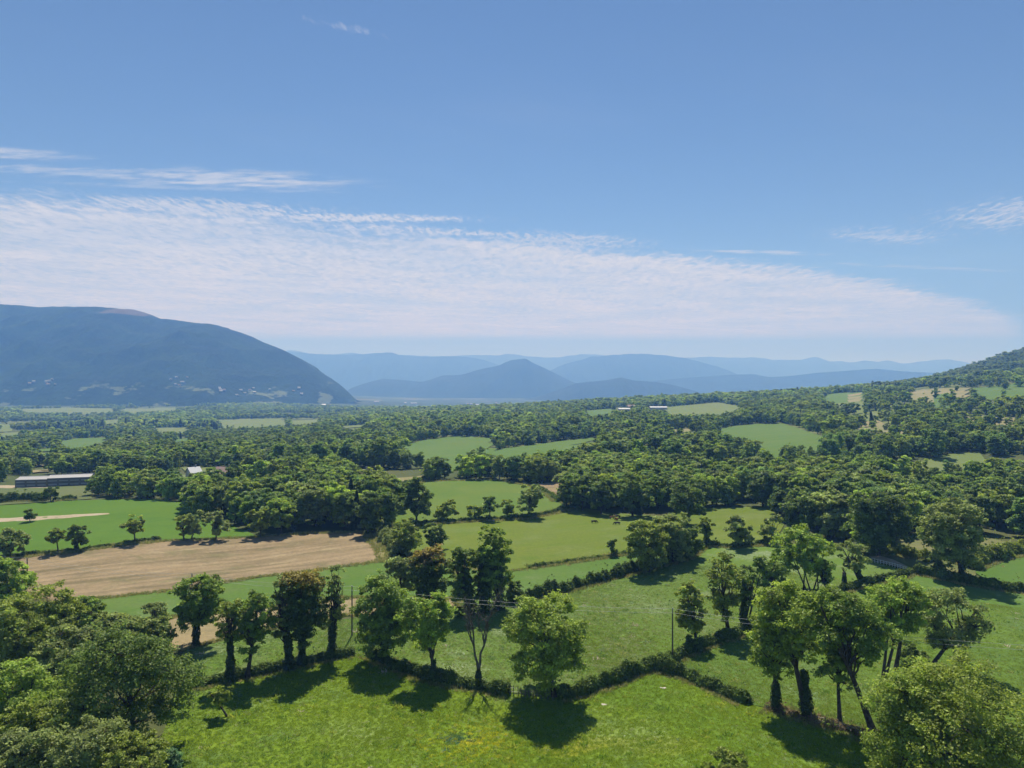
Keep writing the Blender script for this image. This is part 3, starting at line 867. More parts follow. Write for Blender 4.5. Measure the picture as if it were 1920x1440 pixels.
def make_tree(bx, by, ytop, cx, wpx, ybot, style, tint, label, group, ivy=0.0, lean=0.0, stems=1, fork=None, dens=1.0, name='tree', cat='tree', tint2=None, seed=None, bark=None):
    """a tree standing where the photograph shows its foot, as tall and wide as it measures there"""
    N_TREES[0] += 1
    rng = np.random.default_rng(1000 + N_TREES[0] if seed is None else seed)
    g = ground_at(bx, by); D = g[1]; s = D / FPX
    H = CAM_H - (ytop - 720) * s - g[2]
    W = wpx * s * 1.08
    # the visible lower edge of a crown is its near side: half a crown closer than the trunk
    zb = CAM_H - (ybot - 720) * (D + W * .05) / FPX - g[2]
    H *= 1.0 + 0.10 * W / D
    zb = max(zb, 0.05 * H if style != 'shrub' else 0.0)
    zb = min(zb, .75 * H)
    dx = (cx - bx) * s
    leaf = max(.18, D * .0021)
    area = math.pi * W * (H - zb) * .85 + W * W * .7
    lai = dict(full=2.9, airy=1.9, dense=3.2, open=.95, column=2.4, shrub=3.0, multi=1.7)[style] * dens
    n = int(min(29000, max(500, lai * area / (leaf * leaf * 1.16))))
    P, N, tone, lob, rad, cl = crown_points(rng, dx, 0.0, zb, H, W, n, style, leaf)
    e = empty(name, g, label, cat, group)
    r0 = 0.10 + H * .019
    tw = int(min(160, len(cl))) if D < 170 and style in ('airy', 'open', 'multi', 'full') else 0
    mb = wood(rng, H, zb, lob, rad, cl, W, r0, (dx * .8 + lean * s, 0), fork, tw, 8, stems)
    obj('trunk', mb.mesh('trunk'), e, None, bark or BARK)
    V, F = leaf_quads(P, N, np.full(len(P), leaf), rng)
    if tint2 is not None:                                    # a second leaf colour in the top of the crown
        k = np.clip((P[:, 2] - (zb + (H - zb) * .62)) / ((H - zb) * .25), 0, 1) > rng.random(len(P))
        for nm, sel, tc in (('crown', ~k, tint), ('turning_leaves', k, tint2)):
            V, F = leaf_quads(P[sel], N[sel], np.full(sel.sum(), leaf), rng)
            o = obj(nm, mesh_np(nm, V, F, False, tone[sel]), e, None, LEAF); o['tint'] = list(tc)
    else:
        o = obj('crown', mesh_np('crown', V, F, False, tone), e, None, LEAF); o['tint'] = list(tint)
    if ivy > 0:
        ax = np.array([[0, 0, 0], [dx * .2 + lean * s * .25, 0, H * .35], [dx * .6 + lean * s * .6, 0, H * .75], [dx * .8, 0, H]])
        zi = H * ivy
        ni = int(min(7000, 2.6 * 2 * math.pi * .8 * zi / (leaf * leaf * .8)))
        Pi, Ni = ivy_leaves(rng, rng.uniform(0, 6), 0.0, zi, ax, (.36 + .040 * H) * (1.7 if style == 'column' else 1.0), leaf * .8, ni)
        V, F = leaf_quads(Pi, Ni, np.full(ni, leaf * .8), rng)
        o = obj('ivy', mesh_np('ivy', V, F, False, np.clip(rng.normal(.4, .2, ni), 0, 1)), e, None, IVY); o['tint'] = list(IVYT)
    return e


G_LEFT = 'trees and shrubs at the near west edge of the pasture'
G_HEDGE = 'trees along the hedge across the near pasture'
G_COPSE = 'trees of the open copse on the near east side'
G_ROW = 'small trees along the back edge of the stubble field'
G_MIDROW = 'trees along the hedge between the two middle pastures'
G_CLUMP = 'trees of the clump between stubble field and hill pasture'
G_HILL = 'trees on the hedge at the crest of the hill pasture'
G_CATTLE = 'shade trees behind the cattle'
HERO = [
    # hedge across the near pasture
    (367, 1211, 1083, 372, 98, 1172, 'full', T['mid'], 'leafy tree with ivied trunk standing beside the dry grass patch', G_HEDGE, dict(ivy=.55)),
    (433, 1279, 1112, 428, 52, 1212, 'open', T['olive'], 'thin sparse tree with a thick ivy-clad stem at the west end of the hedge', G_HEDGE, dict(ivy=.50)),
    (463, 1273, 1103, 470, 82, 1222, 'airy', T['mid'], 'light-crowned tree on a slim bare leaning trunk next to the ivied stem', G_HEDGE, dict(lean=8)),
    (543, 1257, 1066, 526, 46, 1210, 'open', T['grey'], 'tall narrow wispy tree with ivied trunk touching the rust-topped tree', G_HEDGE, dict(ivy=.42)),
    (566, 1249, 1057, 566, 92, 1212, 'dense', T['dark'], 'dense dark tree with rust-brown top rising over the hedge', G_HEDGE, dict(tint2=T['rust'], ivy=.3)),
    (622, 1232, 1053, 630, 54, 1180, 'open', T['grey'], 'slender thin-leaved tree with ivied trunk just east of the rust-topped tree', G_HEDGE, dict(ivy=.52)),
    (721, 1243, 1076, 720, 100, 1222, 'full', T['mid'], 'big tree with ivy-swollen trunk behind the bright forked tree', G_HEDGE, dict(ivy=.6)),
    (814, 1273, 1118, 805, 122, 1212, 'airy', T['bright'], 'bright green tree on a low forked trunk growing out of the hedge', G_HEDGE, dict(dens=1.25, fork=2.2, ivy=.22)),
    (1040, 1307, 1126, 1027, 166, 1272, 'full', T['leafy'], 'large round tree standing alone by the fence stakes, casting a broad shadow', G_HEDGE, dict(fork=2.4)),
    (430, 1345, 1290, 416, 48, 1322, 'airy', T['yellow'], 'tiny leaning fruit tree with yellowing leaves alone in the near pasture', None, dict(lean=-14, dens=1.2)),
    # clump
    (805, 1136, 1020, 806, 80, 1130, 'dense', T['dark'], 'dense dark brownish tree, biggest of the clump by the stubble corner', G_CLUMP, dict(tint2=T['brown'])),
    (752, 1126, 1044, 752, 62, 1120, 'full', T['grey'], 'grey-green tree leaning against the dense brownish one', G_CLUMP, {}),
    (762, 1040, 976, 763, 56, 1036, 'full', T['olive'], 'olive round tree at the stubble field corner, west of its dark neighbour', G_CLUMP, {}),
    (817, 1033, 983, 817, 50, 1026, 'dense', T['dark'], 'small dark round-headed tree behind the dense brownish tree', G_CLUMP, {}),
    (884, 1153, 1012, 866, 48, 1147, 'column', T['deep'], 'leaning ivy-covered columnar tree, westernmost of three by the hill pasture', G_CLUMP, dict(ivy=.62, lean=-6)),
    (908, 1149, 1006, 902, 40, 1142, 'column', T['deep'], 'slim ivy-covered columnar tree in the middle of the three', G_CLUMP, dict(ivy=.7)),
    (936, 1144, 982, 926, 66, 1130, 'column', T['mid'], 'tallest of three ivied columnar trees, with a loose leafy top', G_CLUMP, dict(ivy=.55)),
    (963, 1131, 1088, 963, 38, 1129, 'shrub', T['dark'], 'dark cone-shaped bush at the foot of the tallest columnar tree', None, dict(name='bush', cat='bush')),
    (866, 1107, 1074, 866, 32, 1106, 'shrub', T['deep'], 'low dark bush between the brownish tree and the columnar trees', None, dict(name='bush', cat='bush')),
    (862, 1158, 1140, 862, 20, 1157, 'shrub', T['deep'], 'very small bush below the ivied columnar trees', None, dict(name='bush', cat='bush')),
    # hill hedge
    (1217, 1073, 980, 1212, 80, 1060, 'full', T['olive'], 'yellowish round tree on the hedge with a short visible trunk', G_HILL, {}),
    (1262, 1056, 964, 1262, 74, 1050, 'full', T['grey'], 'grey-green broad tree directly behind the yellowish round tree', G_HILL, {}),
    (1298, 1046, 988, 1296, 42, 1042, 'full', T['deep'], 'dark low tree east of the broad grey-green tree', G_HILL, {}),
    (1325, 1022, 962, 1325, 26, 1012, 'column', T['olive'], 'thin ivied pole-like tree at the gap in the hill hedge', G_HILL, dict(ivy=.7)),
    (1387, 1027, 969, 1388, 62, 1018, 'dense', T['grey'], 'stocky round grey tree alone on the crest of hill pasture', G_HILL, dict(ivy=.4)),
    (1432, 1022, 992, 1432, 26, 1021, 'shrub', T['olive'], 'rounded olive bush between the stocky grey tree and thin tree', None, dict(name='bush', cat='bush')),
    (1449, 1021, 962, 1449, 42, 1012, 'open', T['grey'], 'thin half-bare tree on the crest beside the olive bush', G_HILL, dict(ivy=.3)),
    (1307, 1208, 1083, 1296, 56, 1192, 'airy', T['olive'], 'slender tree above a round dark bush, east of the utility pole', G_HILL, {}),
    (1304, 1222, 1195, 1304, 42, 1222, 'shrub', T['dark'], 'round dark bush at the foot of the slender tree', None, dict(name='bush', cat='bush')),
    (1367, 1192, 1024, 1357, 74, 1165, 'open', T['olive'], 'tall airy tree with clear straight trunk on the hedge', G_HILL, dict(dens=1.25)),
    (1393, 1184, 1050, 1398, 48, 1142, 'open', T['deep'], 'ivy-wrapped twin-stemmed tree behind the tall airy tree', G_HILL, dict(ivy=.72, stems=2)),
    (1515, 1110, 988, 1503, 108, 1082, 'multi', T['bright'], 'bright many-stemmed tree spreading over the hill hedge', G_HILL, dict(stems=5, dens=1.2)),
    (1450, 1122, 1034, 1446, 66, 1105, 'airy', T['mid'], 'mid-green tree behind the copse, west of the many-stemmed tree', G_HILL, {}),
    (1555, 1116, 1050, 1545, 36, 1100, 'open', T['olive'], 'ivied pollard with a few leafy shoots beside the many-stemmed tree', G_HILL, dict(ivy=.72, lean=-8)),
    (1555, 1120, 1104, 1555, 34, 1120, 'shrub', T['dark'], 'dark bush round the foot of the ivied pollard', None, dict(name='bush', cat='bush')),
    (1615, 1094, 1012, 1598, 72, 1068, 'open', T['grey'], 'leaning thin tree with a fat ivied trunk at the hedge corner', G_HILL, dict(ivy=.58, lean=-10, dens=1.2)),
    (1805, 1089, 944, 1790, 124, 1062, 'airy', T['grey'], 'tall grey-green tree with dark trunk on the clipped east hedge', G_HILL, dict(dens=1.35, ivy=.3)),
    (1755, 1072, 1040, 1755, 36, 1071, 'shrub', T['dark'], 'dark bush beside the track, west of the tall grey-green tree', None, dict(name='bush', cat='bush')),
    # copse
    (1455, 1333, 1138, 1452, 96, 1269, 'airy', T['leafy'], 'straight-trunked tree, westernmost of the open copse', G_COPSE, dict(ivy=.28, dens=.92)),
    (1513, 1343, 1088, 1482, 146, 1236, 'airy', T['leafy'], 'large forked tree with ivied trunk and bare crossing limb in the copse', G_COPSE, dict(fork=5.5, ivy=.33, dens=.92)),
    (1575, 1358, 1186, 1572, 86, 1284, 'airy', T['mid'], 'small low tree with thin pale trunk at the front of the copse', G_COPSE, dict(dens=.92)),
    (1641, 1379, 1104, 1600, 141, 1234, 'airy', T['mid'], 'big tree on a long leaning bare trunk at front of the copse', G_COPSE, dict(lean=-34, dens=.92, fork=6.5)),
    (1651, 1288, 1090, 1644, 91, 1204, 'airy', T['bright'], 'tall bright tree on twin slim trunks at the back of the copse', G_COPSE, dict(stems=2, dens=.92)),
    (1676, 1275, 1084, 1692, 91, 1196, 'airy', T['bright'], 'tall bright tree with one dark slim trunk at the back of the copse', G_COPSE, dict(dens=.92)),
    (1738, 1257, 1100, 1786, 126, 1229, 'open', T['grey'], 'sparse grey-leaved tree leaning east out of the copse', G_COPSE, dict(lean=30, dens=1.35)),
    (1712, 1268, 1212, 1712, 54, 1267, 'shrub', T['deep'], 'dark bush under the sparse leaning tree in the copse', None, dict(name='bush', cat='bush')),
    (1706, 1500, 1243, 1716, 176, 1490, 'full', T['leafy'], 'bright green bushy tree against the copse, half cut off below', None, {}),
    (1822, 1540, 1262, 1822, 236, 1530, 'full', T['yellow'], 'very large yellow-green tree with twiggy top in the near east corner', None, dict(dens=.9)),
    (1365, 1472, 1409, 1365, 118, 1470, 'shrub', T['olive'], 'twiggy olive bush at the lower edge of the near pasture', None, dict(name='bush', cat='bush', dens=.5)),
    # west edge
    (250, 1413, 1190, 243, 228, 1402, 'full', T['deep'], 'huge dark broad-crowned tree overhanging the near pasture', G_LEFT, dict(dens=1.1)),
    (57, 1269, 1106, 62, 140, 1248, 'full', T['olive'], 'tall olive tree with a dark trunk, highest at the west edge', G_LEFT, dict(dens=.8)),
    (12, 1130, 1048, 12, 99, 1124, 'full', T['bright'], 'round bright tree beside the utility pole at the stubble edge', G_LEFT, {}),
    (150, 1190, 1120, 148, 85, 1186, 'full', T['mid'], 'mid-green rounded tree at the tip of the stubble field', G_LEFT, {}),
    (291, 1202, 1124, 290, 63, 1185, 'open', T['grey'], 'small sparse tree in front of the dry grass patch', G_LEFT, dict(dens=1.3)),
    (122, 1296, 1184, 120, 110, 1290, 'full', T['grey'], 'grey-green tree between the tall olive tree and huge dark tree', G_LEFT, {}),
    (214, 1258, 1158, 212, 127, 1252, 'full', T['grey'], 'broad grey-green tree just behind the huge dark tree', G_LEFT, {}),
    (282, 1240, 1156, 282, 85, 1236, 'full', T['grey'], 'pale grey-green tree behind the east side of the huge dark tree', G_LEFT, {}),
    (42, 1408, 1250, 40, 145, 1400, 'full', T['bright'], 'fresh green bushy tree below the tall olive tree', G_LEFT, {}),
    (5, 1262, 1138, 2, 92, 1258, 'full', T['deep'], 'dark tree at the very west edge behind the fresh green one', G_LEFT, {}),
    (70, 1455, 1323, 48, 99, 1450, 'full', T['yellow'], 'yellow-olive bushy tree in the near west corner', G_LEFT, {}),
    (135, 1470, 1303, 128, 110, 1460, 'airy', T['olive'], 'olive open bush west of the huge dark tree', G_LEFT, {}),
    (92, 1420, 1328, 92, 44, 1418, 'shrub', T['pale'], 'whitish-leaved pale bush among the green ones', None, dict(name='bush', cat='bush', dens=.5)),
    (60, 1530, 1370, 55, 154, 1520, 'full', T['grey'], 'grey-green bush in the lowest west corner', G_LEFT, {}),
    (165, 1540, 1368, 165, 176, 1530, 'full', T['grey'], 'wide pale grey bush along the lower west edge', G_LEFT, {}),
    (245, 1530, 1386, 245, 132, 1520, 'full', T['olive'], 'low olive bush below the huge dark tree', G_LEFT, {}),
    (320, 1468, 1403, 320, 48, 1466, 'shrub', T['blue'], 'small dense blue-green bush standing alone at the lower edge', None, dict(name='bush', cat='bush', dens=1.3)),
    (95, 1245, 1178, 95, 80, 1243, 'full', T['mid'], 'mid-green bush wedged beside the trunk of the tall olive tree', G_LEFT, {}),
    (165, 1290, 1205, 160, 90, 1286, 'full', T['deep'], 'dark low tree filling the gap west of the huge dark tree', G_LEFT, {}),
    (100, 1365, 1280, 100, 80, 1362, 'full', T['olive'], 'olive bush between fresh green tree and huge dark tree', G_LEFT, {}),
    (160, 1430, 1330, 155, 80, 1428, 'full', T['grey'], 'grey-green bush directly in front of the open olive bush', G_LEFT, {}),
    (5, 1370, 1300, 0, 70, 1366, 'full', T['mid'], 'mid-green bush cut by the west edge above the yellow-olive bush', G_LEFT, {}),
    (60, 1195, 1128, 108, 70, 1190, 'full', T['mid'], 'mid-green tree just east of the tall olive tree crown', G_LEFT, {}),
    (215, 1192, 1148, 215, 70, 1190, 'full', T['grey'], 'low grey-green bush at the end of the green strip', G_LEFT, {}),
    # row along the stubble field
    (18, 1046, 993, 20, 56, 1040, 'airy', T['grey'], 'widest grey tree of the stubble row, at its west end', G_ROW, dict(dens=1.4)),
    (110, 1038, 991, 106, 40, 1017, 'airy', T['olive'], 'flat-topped small tree of the row, touching a dark-stemmed one', G_ROW, dict(dens=1.2)),
    (143, 1034, 984, 146, 40, 1020, 'airy', T['deep'], 'irregular dark small tree touching the flat-topped one', G_ROW, dict(dens=1.5, ivy=.35)),
    (253, 1019, 965, 252, 48, 1000, 'airy', T['olive'], 'lone small tree with clear trunk midway along the stubble edge', G_ROW, dict(dens=1.2)),
    (345, 1014, 962, 343, 32, 1006, 'airy', T['olive'], 'narrow tree on the west side of the touching pair', G_ROW, dict(dens=1.2)),
    (358, 1013, 961, 366, 46, 1002, 'full', T['grey'], 'round grey tree on the east side of the touching pair', G_ROW, {}),
    (405, 1013, 958, 405, 40, 1005, 'full', T['grey'], 'grey oval tree standing just east of the touching pair', G_ROW, {}),
    (488, 1007, 953, 488, 42, 996, 'full', T['olive'], 'olive tree at the east end of the stubble row', G_ROW, {}),
    (527, 1001, 936, 527, 50, 994, 'full', T['bright'], 'bright green rounded tree in front of the dark belt', G_ROW, {}),
    (56, 979, 955, 56, 21, 977, 'shrub', T['dark'], 'single dark round bush on the dry strip in the bright field', None, dict(name='bush', cat='bush')),
    (95, 941, 911, 95, 26, 933, 'full', T['deep'], 'small tree in the gap of the dark hedge below the barn', None, {}),
    # middle row
    (781, 980, 903, 780, 60, 972, 'dense', T['dark'], 'tall dark dense tree beside the upper pasture', G_MIDROW, {}),
    (838, 977, 936, 838, 40, 973, 'full', T['olive'], 'small round tree next to the tall dark one', G_MIDROW, {}),
    (890, 975, 945, 890, 34, 971, 'full', T['olive'], 'lowest round tree of the row, touching a taller thin one', G_MIDROW, {}),
    (918, 976, 930, 918, 34, 962, 'airy', T['deep'], 'thin upright tree in the middle of the row', G_MIDROW, dict(dens=1.2)),
    (950, 971, 937, 950, 32, 967, 'full', T['olive'], 'small rounded tree just west of the pale tall tree', G_MIDROW, {}),
    (991, 971, 909, 994, 46, 960, 'airy', T['grey'], 'tall pale grey-green tree on the middle hedge', G_MIDROW, dict(dens=1.2)),
    (690, 1004, 918, 690, 46, 998, 'dense', T['dark'], 'dark column-shaped tree at the back corner of the stubble', G_MIDROW, {}),
    (722, 996, 913, 724, 50, 990, 'full', T['deep'], 'loose dark tree next to the dark column-shaped one', G_MIDROW, {}),
    (1145, 1043, 1012, 1148, 18, 1041, 'shrub', T['deep'], 'lone upright bush on the thin hedge', None, dict(name='bush', cat='bush')),
    # cattle shade
    (1062, 955, 898, 1062, 42, 950, 'full', T['dark'], 'dark tree at the west end of the group behind the cattle', G_CATTLE, {}),
    (1092, 958, 893, 1092, 52, 952, 'full', T['deep'], 'tall tree west of the pointed one behind the cattle', G_CATTLE, {}),
    (1127, 965, 899, 1127, 44, 956, 'dense', T['dark'], 'pointed dark tree in the middle of the group behind cattle', G_CATTLE, {}),
    (1186, 969, 892, 1186, 74, 950, 'full', T['deep'], 'broad spreading tree shading the cattle', G_CATTLE, {}),
    (1288, 986, 903, 1288, 78, 975, 'dense', T['dark'], 'big dark oak-like tree beside the pale grass strip', G_CATTLE, {}),
    (1648, 1043, 926, 1648, 118, 1036, 'dense', T['dark'], 'massive dark tree at the front of the east wood', None, {}),
    (1500, 1000, 925, 1497, 78, 992, 'full', T['deep'], 'dark round tree in front of the east wood, behind the hill crest', None, {}),
]
for h in HERO:
    make_tree(*h[:10], **h[10])


def bare_tree(bx, by, ytop, label, group, halfw, stems=2, stub=False):
    g = ground_at(bx, by); s = g[1] / FPX; H = CAM_H - (ytop - 720) * s - g[2]
    rng = np.random.default_rng(77 + int(bx))
    e = empty('bare_tree' if not stub else 'pollard_tree', g, label, 'tree', group)
    mb = MB(); tw = MB()
    W = halfw * s
    def grow(a, d, L, r, depth, m):
        n = 6; t = np.linspace(0, 1, n)[:, None]
        b = a + d * L
        p = a + (b - a) * t + np.array([0, 0, L * .10]) * t * t
        p[1:] += rng.normal(size=(n - 1, 3)) * L * .025
        m.add(*tube(p, np.linspace(r, max(.02, r * .4), n), 6 if depth == 0 else 4))
        if depth >= 4 or r < .028: return
        for _ in range(3 if depth else 4):
            k = rng.integers(2, n)
            nd = unit(d + rng.normal(size=3) * .55 + np.array([0, 0, .25]))
            grow(p[k], nd, L * rng.uniform(.45, .68), max(.022, r * .5), depth + 1, tw)
    if stub:
        mb.add(*tube(np.array([[0, 0, -.3], [.05, 0, H * .4], [0, 0, H * .75], [.1, 0, H * .8]]), [.45, .35, .5, .3], 8))
        for k in range(16):
            a = rng.uniform(0, 6.28)
            tw.add(*tube(np.array([[0, 0, H * .74], [.3 * math.cos(a), .3 * math.sin(a), H * .85], [.8 * math.cos(a), .8 * math.sin(a), H * rng.uniform(.95, 1.1)]]), [.05, .035, .02], 4))
    else:
        mb.add(*tube(np.array([[0, 0, -.4], [.05, 0, .8], [0, 0, H * .22]]), [.52, .38, .34], 9))
        for sg in (-1, 1):
            grow(np.array([0, 0, H * .2]), unit(np.array([sg * W * .62, .1, H * .62])), H * .60, .24, 0, mb)
    obj('trunk', mb.mesh('trunk'), e, None, BARK_PALE)
    obj('twigs', tw.mesh('twigs'), e, None, BARK_PALE)
    n = 900
    ax = np.array([[0, 0, 0], [0, 0, H]])
    Pi, Ni = ivy_leaves(rng, 1.0, 0, H * (.22 if not stub else .75), ax, .75 if not stub else .7, .25, n)
    V, F = leaf_quads(Pi, Ni, np.full(n, .24), rng)
    o = obj('ivy', mesh_np('ivy', V, F, False, np.clip(rng.normal(.4, .2, n), 0, 1)), e, None, IVY); o['tint'] = list(IVYT)


bare_tree(897, 1285, 1158, 'dead leafless tree with two bare upright limbs in the hedge', G_HEDGE, 17)
bare_tree(1583, 1098, 1066, 'leafless pollard stump with short upright twigs on the hill hedge', G_HILL, 8, stub=True)


# ------------------------------------------------------------------ hedges
HEDGE_LINES = []


def hedge(pts, hgt, wid, label, tint=T['deep'], lumps=0.35, group=None, name='hedge', cat='hedge', dens=1.0, seed=0, leafk=1.0, woody=True):
    rng = np.random.default_rng(500 + seed)
    fine = []
    for a, b in zip(pts[:-1], pts[1:]):
        n = max(1, int(math.hypot(b[0] - a[0], b[1] - a[1]) / 6))
        fine += [ground_at(a[0] + (b[0] - a[0]) * k / n, a[1] + (b[1] - a[1]) * k / n) for k in range(n)]
    fine.append(ground_at(*pts[-1])); L = np.array(fine); HEDGE_LINES.append((L, wid))
    seg = np.linalg.norm(np.diff(L[:, :2], axis=0), axis=1); cum = np.concatenate([[0], np.cumsum(seg)]); tot = cum[-1]
    D = float(np.median(L[:, 1]))
    leaf = max(.16, D * .0019) * leafk
    n = int(min(30000, dens * 3.2 * tot * (wid + 2 * hgt) / (leaf * leaf * 1.16)))
    s = rng.random(n) * tot
    ph = rng.uniform(0, 6.28, 6)
    def prof(s):
        v = sum(np.sin(s * f + p) for f, p in zip((.21, .37, .73, 1.3, 2.4), ph)) / 3.0
        return 1.0 + lumps * v
    hp = hgt * np.clip(prof(s) + .30 * np.clip(np.sin(s * .11 + ph[5]) * 3 - 2.2, 0, 1), .25, 2.2)
    a = rng.uniform(-.15, math.pi + .15, n); q = rng.uniform(.6, 1.04, n) ** .6
    wob = wid * .5 * (1 + .25 * np.sin(s * .9 + ph[2]))
    lx = np.cos(a) * wob * q; lz = np.maximum(0.02, np.abs(np.sin(a)) ** .7 * hp * q)
    sh = rng.random(n) < .07                                  # shoots standing above the hedge
    lz = np.where(sh, lz + rng.exponential(.28 * hgt, n) * (np.sin(s * 1.9 + ph[3]) > .1), lz)
    cx = np.interp(s, cum, L[:, 0]); cy = np.interp(s, cum, L[:, 1])
    tx = np.gradient(L[:, 0], cum); ty = np.gradient(L[:, 1], cum)
    tx, ty = np.interp(s, cum, tx), np.interp(s, cum, ty); nn = np.hypot(tx, ty) + 1e-9
    wy = np.sin(s * .33 + ph[4]) * wid * .15
    x = cx - ty / nn * (lx + wy) + rng.normal(0, .08, n); y = cy + tx / nn * (lx + wy) + rng.normal(0, .08, n)
    P = np.stack([x, y, height(x, y) + lz], -1)
    out = np.stack([-ty / nn * np.cos(a), tx / nn * np.cos(a), np.sin(a) + .35], -1)
    N = unit(out * .8 + unit(rng.normal(size=(n, 3))) * .8)
    clump = np.sin(s * 1.7 + ph[0]) * .1 + np.sin(s * .6 + ph[1]) * .1
    tone = np.clip(rng.normal(.45, .2, n) + clump, 0, 1)
    org = L[len(L) // 2]
    V, F = leaf_quads(P - org, N, np.full(n, leaf), rng)
    o = obj(name, mesh_np(name, V, F, False, tone), None, org, HEDGE_LEAF); o['tint'] = list(tint)
    tag(o, label, cat, group)
    if woody:
        mb = MB()
        for k in range(int(min(220, tot * .9))):
            si = rng.random() * tot
            bx, by = np.interp(si, cum, L[:, 0]) + rng.normal() * wid * .2, np.interp(si, cum, L[:, 1]) + rng.normal() * wid * .15
            bz = float(height(bx, by)); h = hgt * rng.uniform(.5, 1.15)
            mb.add(*tube(np.array([[bx, by, bz - .1], [bx + rng.normal() * .15, by + rng.normal() * .15, bz + h * .5], [bx + rng.normal() * .35, by + rng.normal() * .3, bz + h]]) - org, [.05, .035, .015], 3))
        st = obj('stems', mb.mesh('stems'), o, None, BARK); st['kind'] = 'stuff'
    return o


GH = 'hedges between the pastures'
hedge([(345, 1293), (420, 1278), (480, 1266), (540, 1253), (600, 1240), (662, 1227)], 1.5, 1.6, 'hedge under the rust-topped tree, running to the ivied stem', T['dark'], .3, GH, seed=1)
hedge([(690, 1229), (725, 1244), (760, 1259), (815, 1277), (860, 1286), (900, 1292), (955, 1302)], 1.7, 1.9, 'hedge under the forked bright tree and dead tree', T['dark'], .35, GH, seed=2)
hedge([(1046, 1309), (1090, 1301), (1150, 1281), (1215, 1253)], 2.0, 2.0, 'thick hedge climbing from the lone round tree to the hedge junction', T['deep'], .36, GH, seed=3)
hedge([(1218, 1254), (1280, 1269), (1340, 1293), (1402, 1321)], 1.8, 2.0, 'hedge spur ending free in the pasture below the utility pole', T['deep'], .34, GH, seed=4)
hedge([(1222, 1250), (1262, 1239), (1300, 1219), (1345, 1204), (1390, 1189), (1430, 1172)], 1.7, 1.8, 'hedge passing the utility pole and the tall airy tree', T['deep'], .35, GH, seed=5)
hedge([(1478, 1141), (1540, 1119), (1600, 1103), (1660, 1089), (1712, 1075)], 1.6, 1.8, 'hedge from the many-stemmed tree to the track corner', T['dark'], .3, GH, seed=6)
hedge([(1716, 1075), (1760, 1085), (1805, 1094), (1870, 1105), (1930, 1113), (2010, 1124)], 2.3, 2.4, 'clipped thick hedge under the tall grey-green tree', T['deep'], .22, GH, seed=7)
hedge([(975, 1129), (1030, 1116), (1060, 1109), (1110, 1095), (1160, 1081), (1215, 1067), (1290, 1046), (1312, 1029)], 2.3, 2.3, 'tall bumpy dark hedge along the upper side of the hill pasture', T['dark'], .55, GH, seed=8)
hedge([(992, 1066), (1060, 1056), (1130, 1046), (1200, 1036)], .8, 1.2, 'thin low broken hedge between mown strip and cattle pasture', T['deep'], .6, GH, seed=9, dens=.7)
hedge([(740, 990), (780, 985), (830, 982), (900, 977), (990, 973), (1040, 962), (1080, 951)], 1.5, 1.9, 'dark hedge at the foot of the middle row of trees', T['dark'], .35, GH, seed=10)
hedge([(716, 1003), (722, 1012), (730, 1022), (742, 1036), (755, 1046)], 3.0, 4.0, 'tall grey-green hedge on the east end of stubble field', T['grey'], .3, GH, seed=11)
hedge([(-60, 1052), (0, 1047), (60, 1041), (150, 1033), (250, 1019), (300, 1013)], .9, 1.4, 'low hedge behind the west half of the stubble field', T['dark'], .45, GH, seed=12)
hedge([(-70, 945), (0, 942), (40, 940), (92, 939)], 3.2, 4.0, 'tall dark hedge in the meadow below the barn', T['dark'], .3, GH, seed=13)
hedge([(100, 940), (125, 938), (143, 937)], 1.8, 2.0, 'short dark hedge east of the gap below the barn', T['dark'], .36, GH, seed=14)
hedge([(1330, 1024), (1370, 1027), (1440, 1022), (1470, 1019)], 1.4, 1.8, 'dark hedge on the crest under the stocky grey tree', T['dark'], .4, GH, seed=15)
hedge([(705, 924), (740, 915), (785, 905), (800, 899)], 2.0, 2.5, 'hedge between the dry meadow and upper pasture', T['dark'], .3, GH, seed=16)
hedge([(1000, 913), (1030, 928), (1046, 942)], 1.6, 2.0, 'little hedge beside the small ploughed patch', T['deep'], .4, GH, seed=17)
hedge([(1640, 1040), (1680, 1040), (1720, 1046), (1760, 1050)], 2.0, 4.0, 'rough brush above the white rail fence', T['olive'], .5, GH, seed=18)
hedge([(1810, 1066), (1850, 1050), (1890, 1040), (1940, 1030)], 3.0, 5.0, 'loose light green scrub behind the bright field', T['olive'], .4, GH, seed=19)
for k, (pts, lab) in enumerate([
        ([(1436, 1327), (1470, 1336), (1510, 1347), (1545, 1356)], 'brown weedy strip under the forked copse tree'),
        ([(1548, 1358), (1590, 1370), (1640, 1390)], 'brown weedy strip at the foot of the leaning copse tree')]):
    o = hedge(pts, .75, 2.6, lab, (.115, .082, .045), .5, None, 'dry_weeds', 'weeds', .35, 30 + k, 1.0, False)
    o['kind'] = 'stuff'
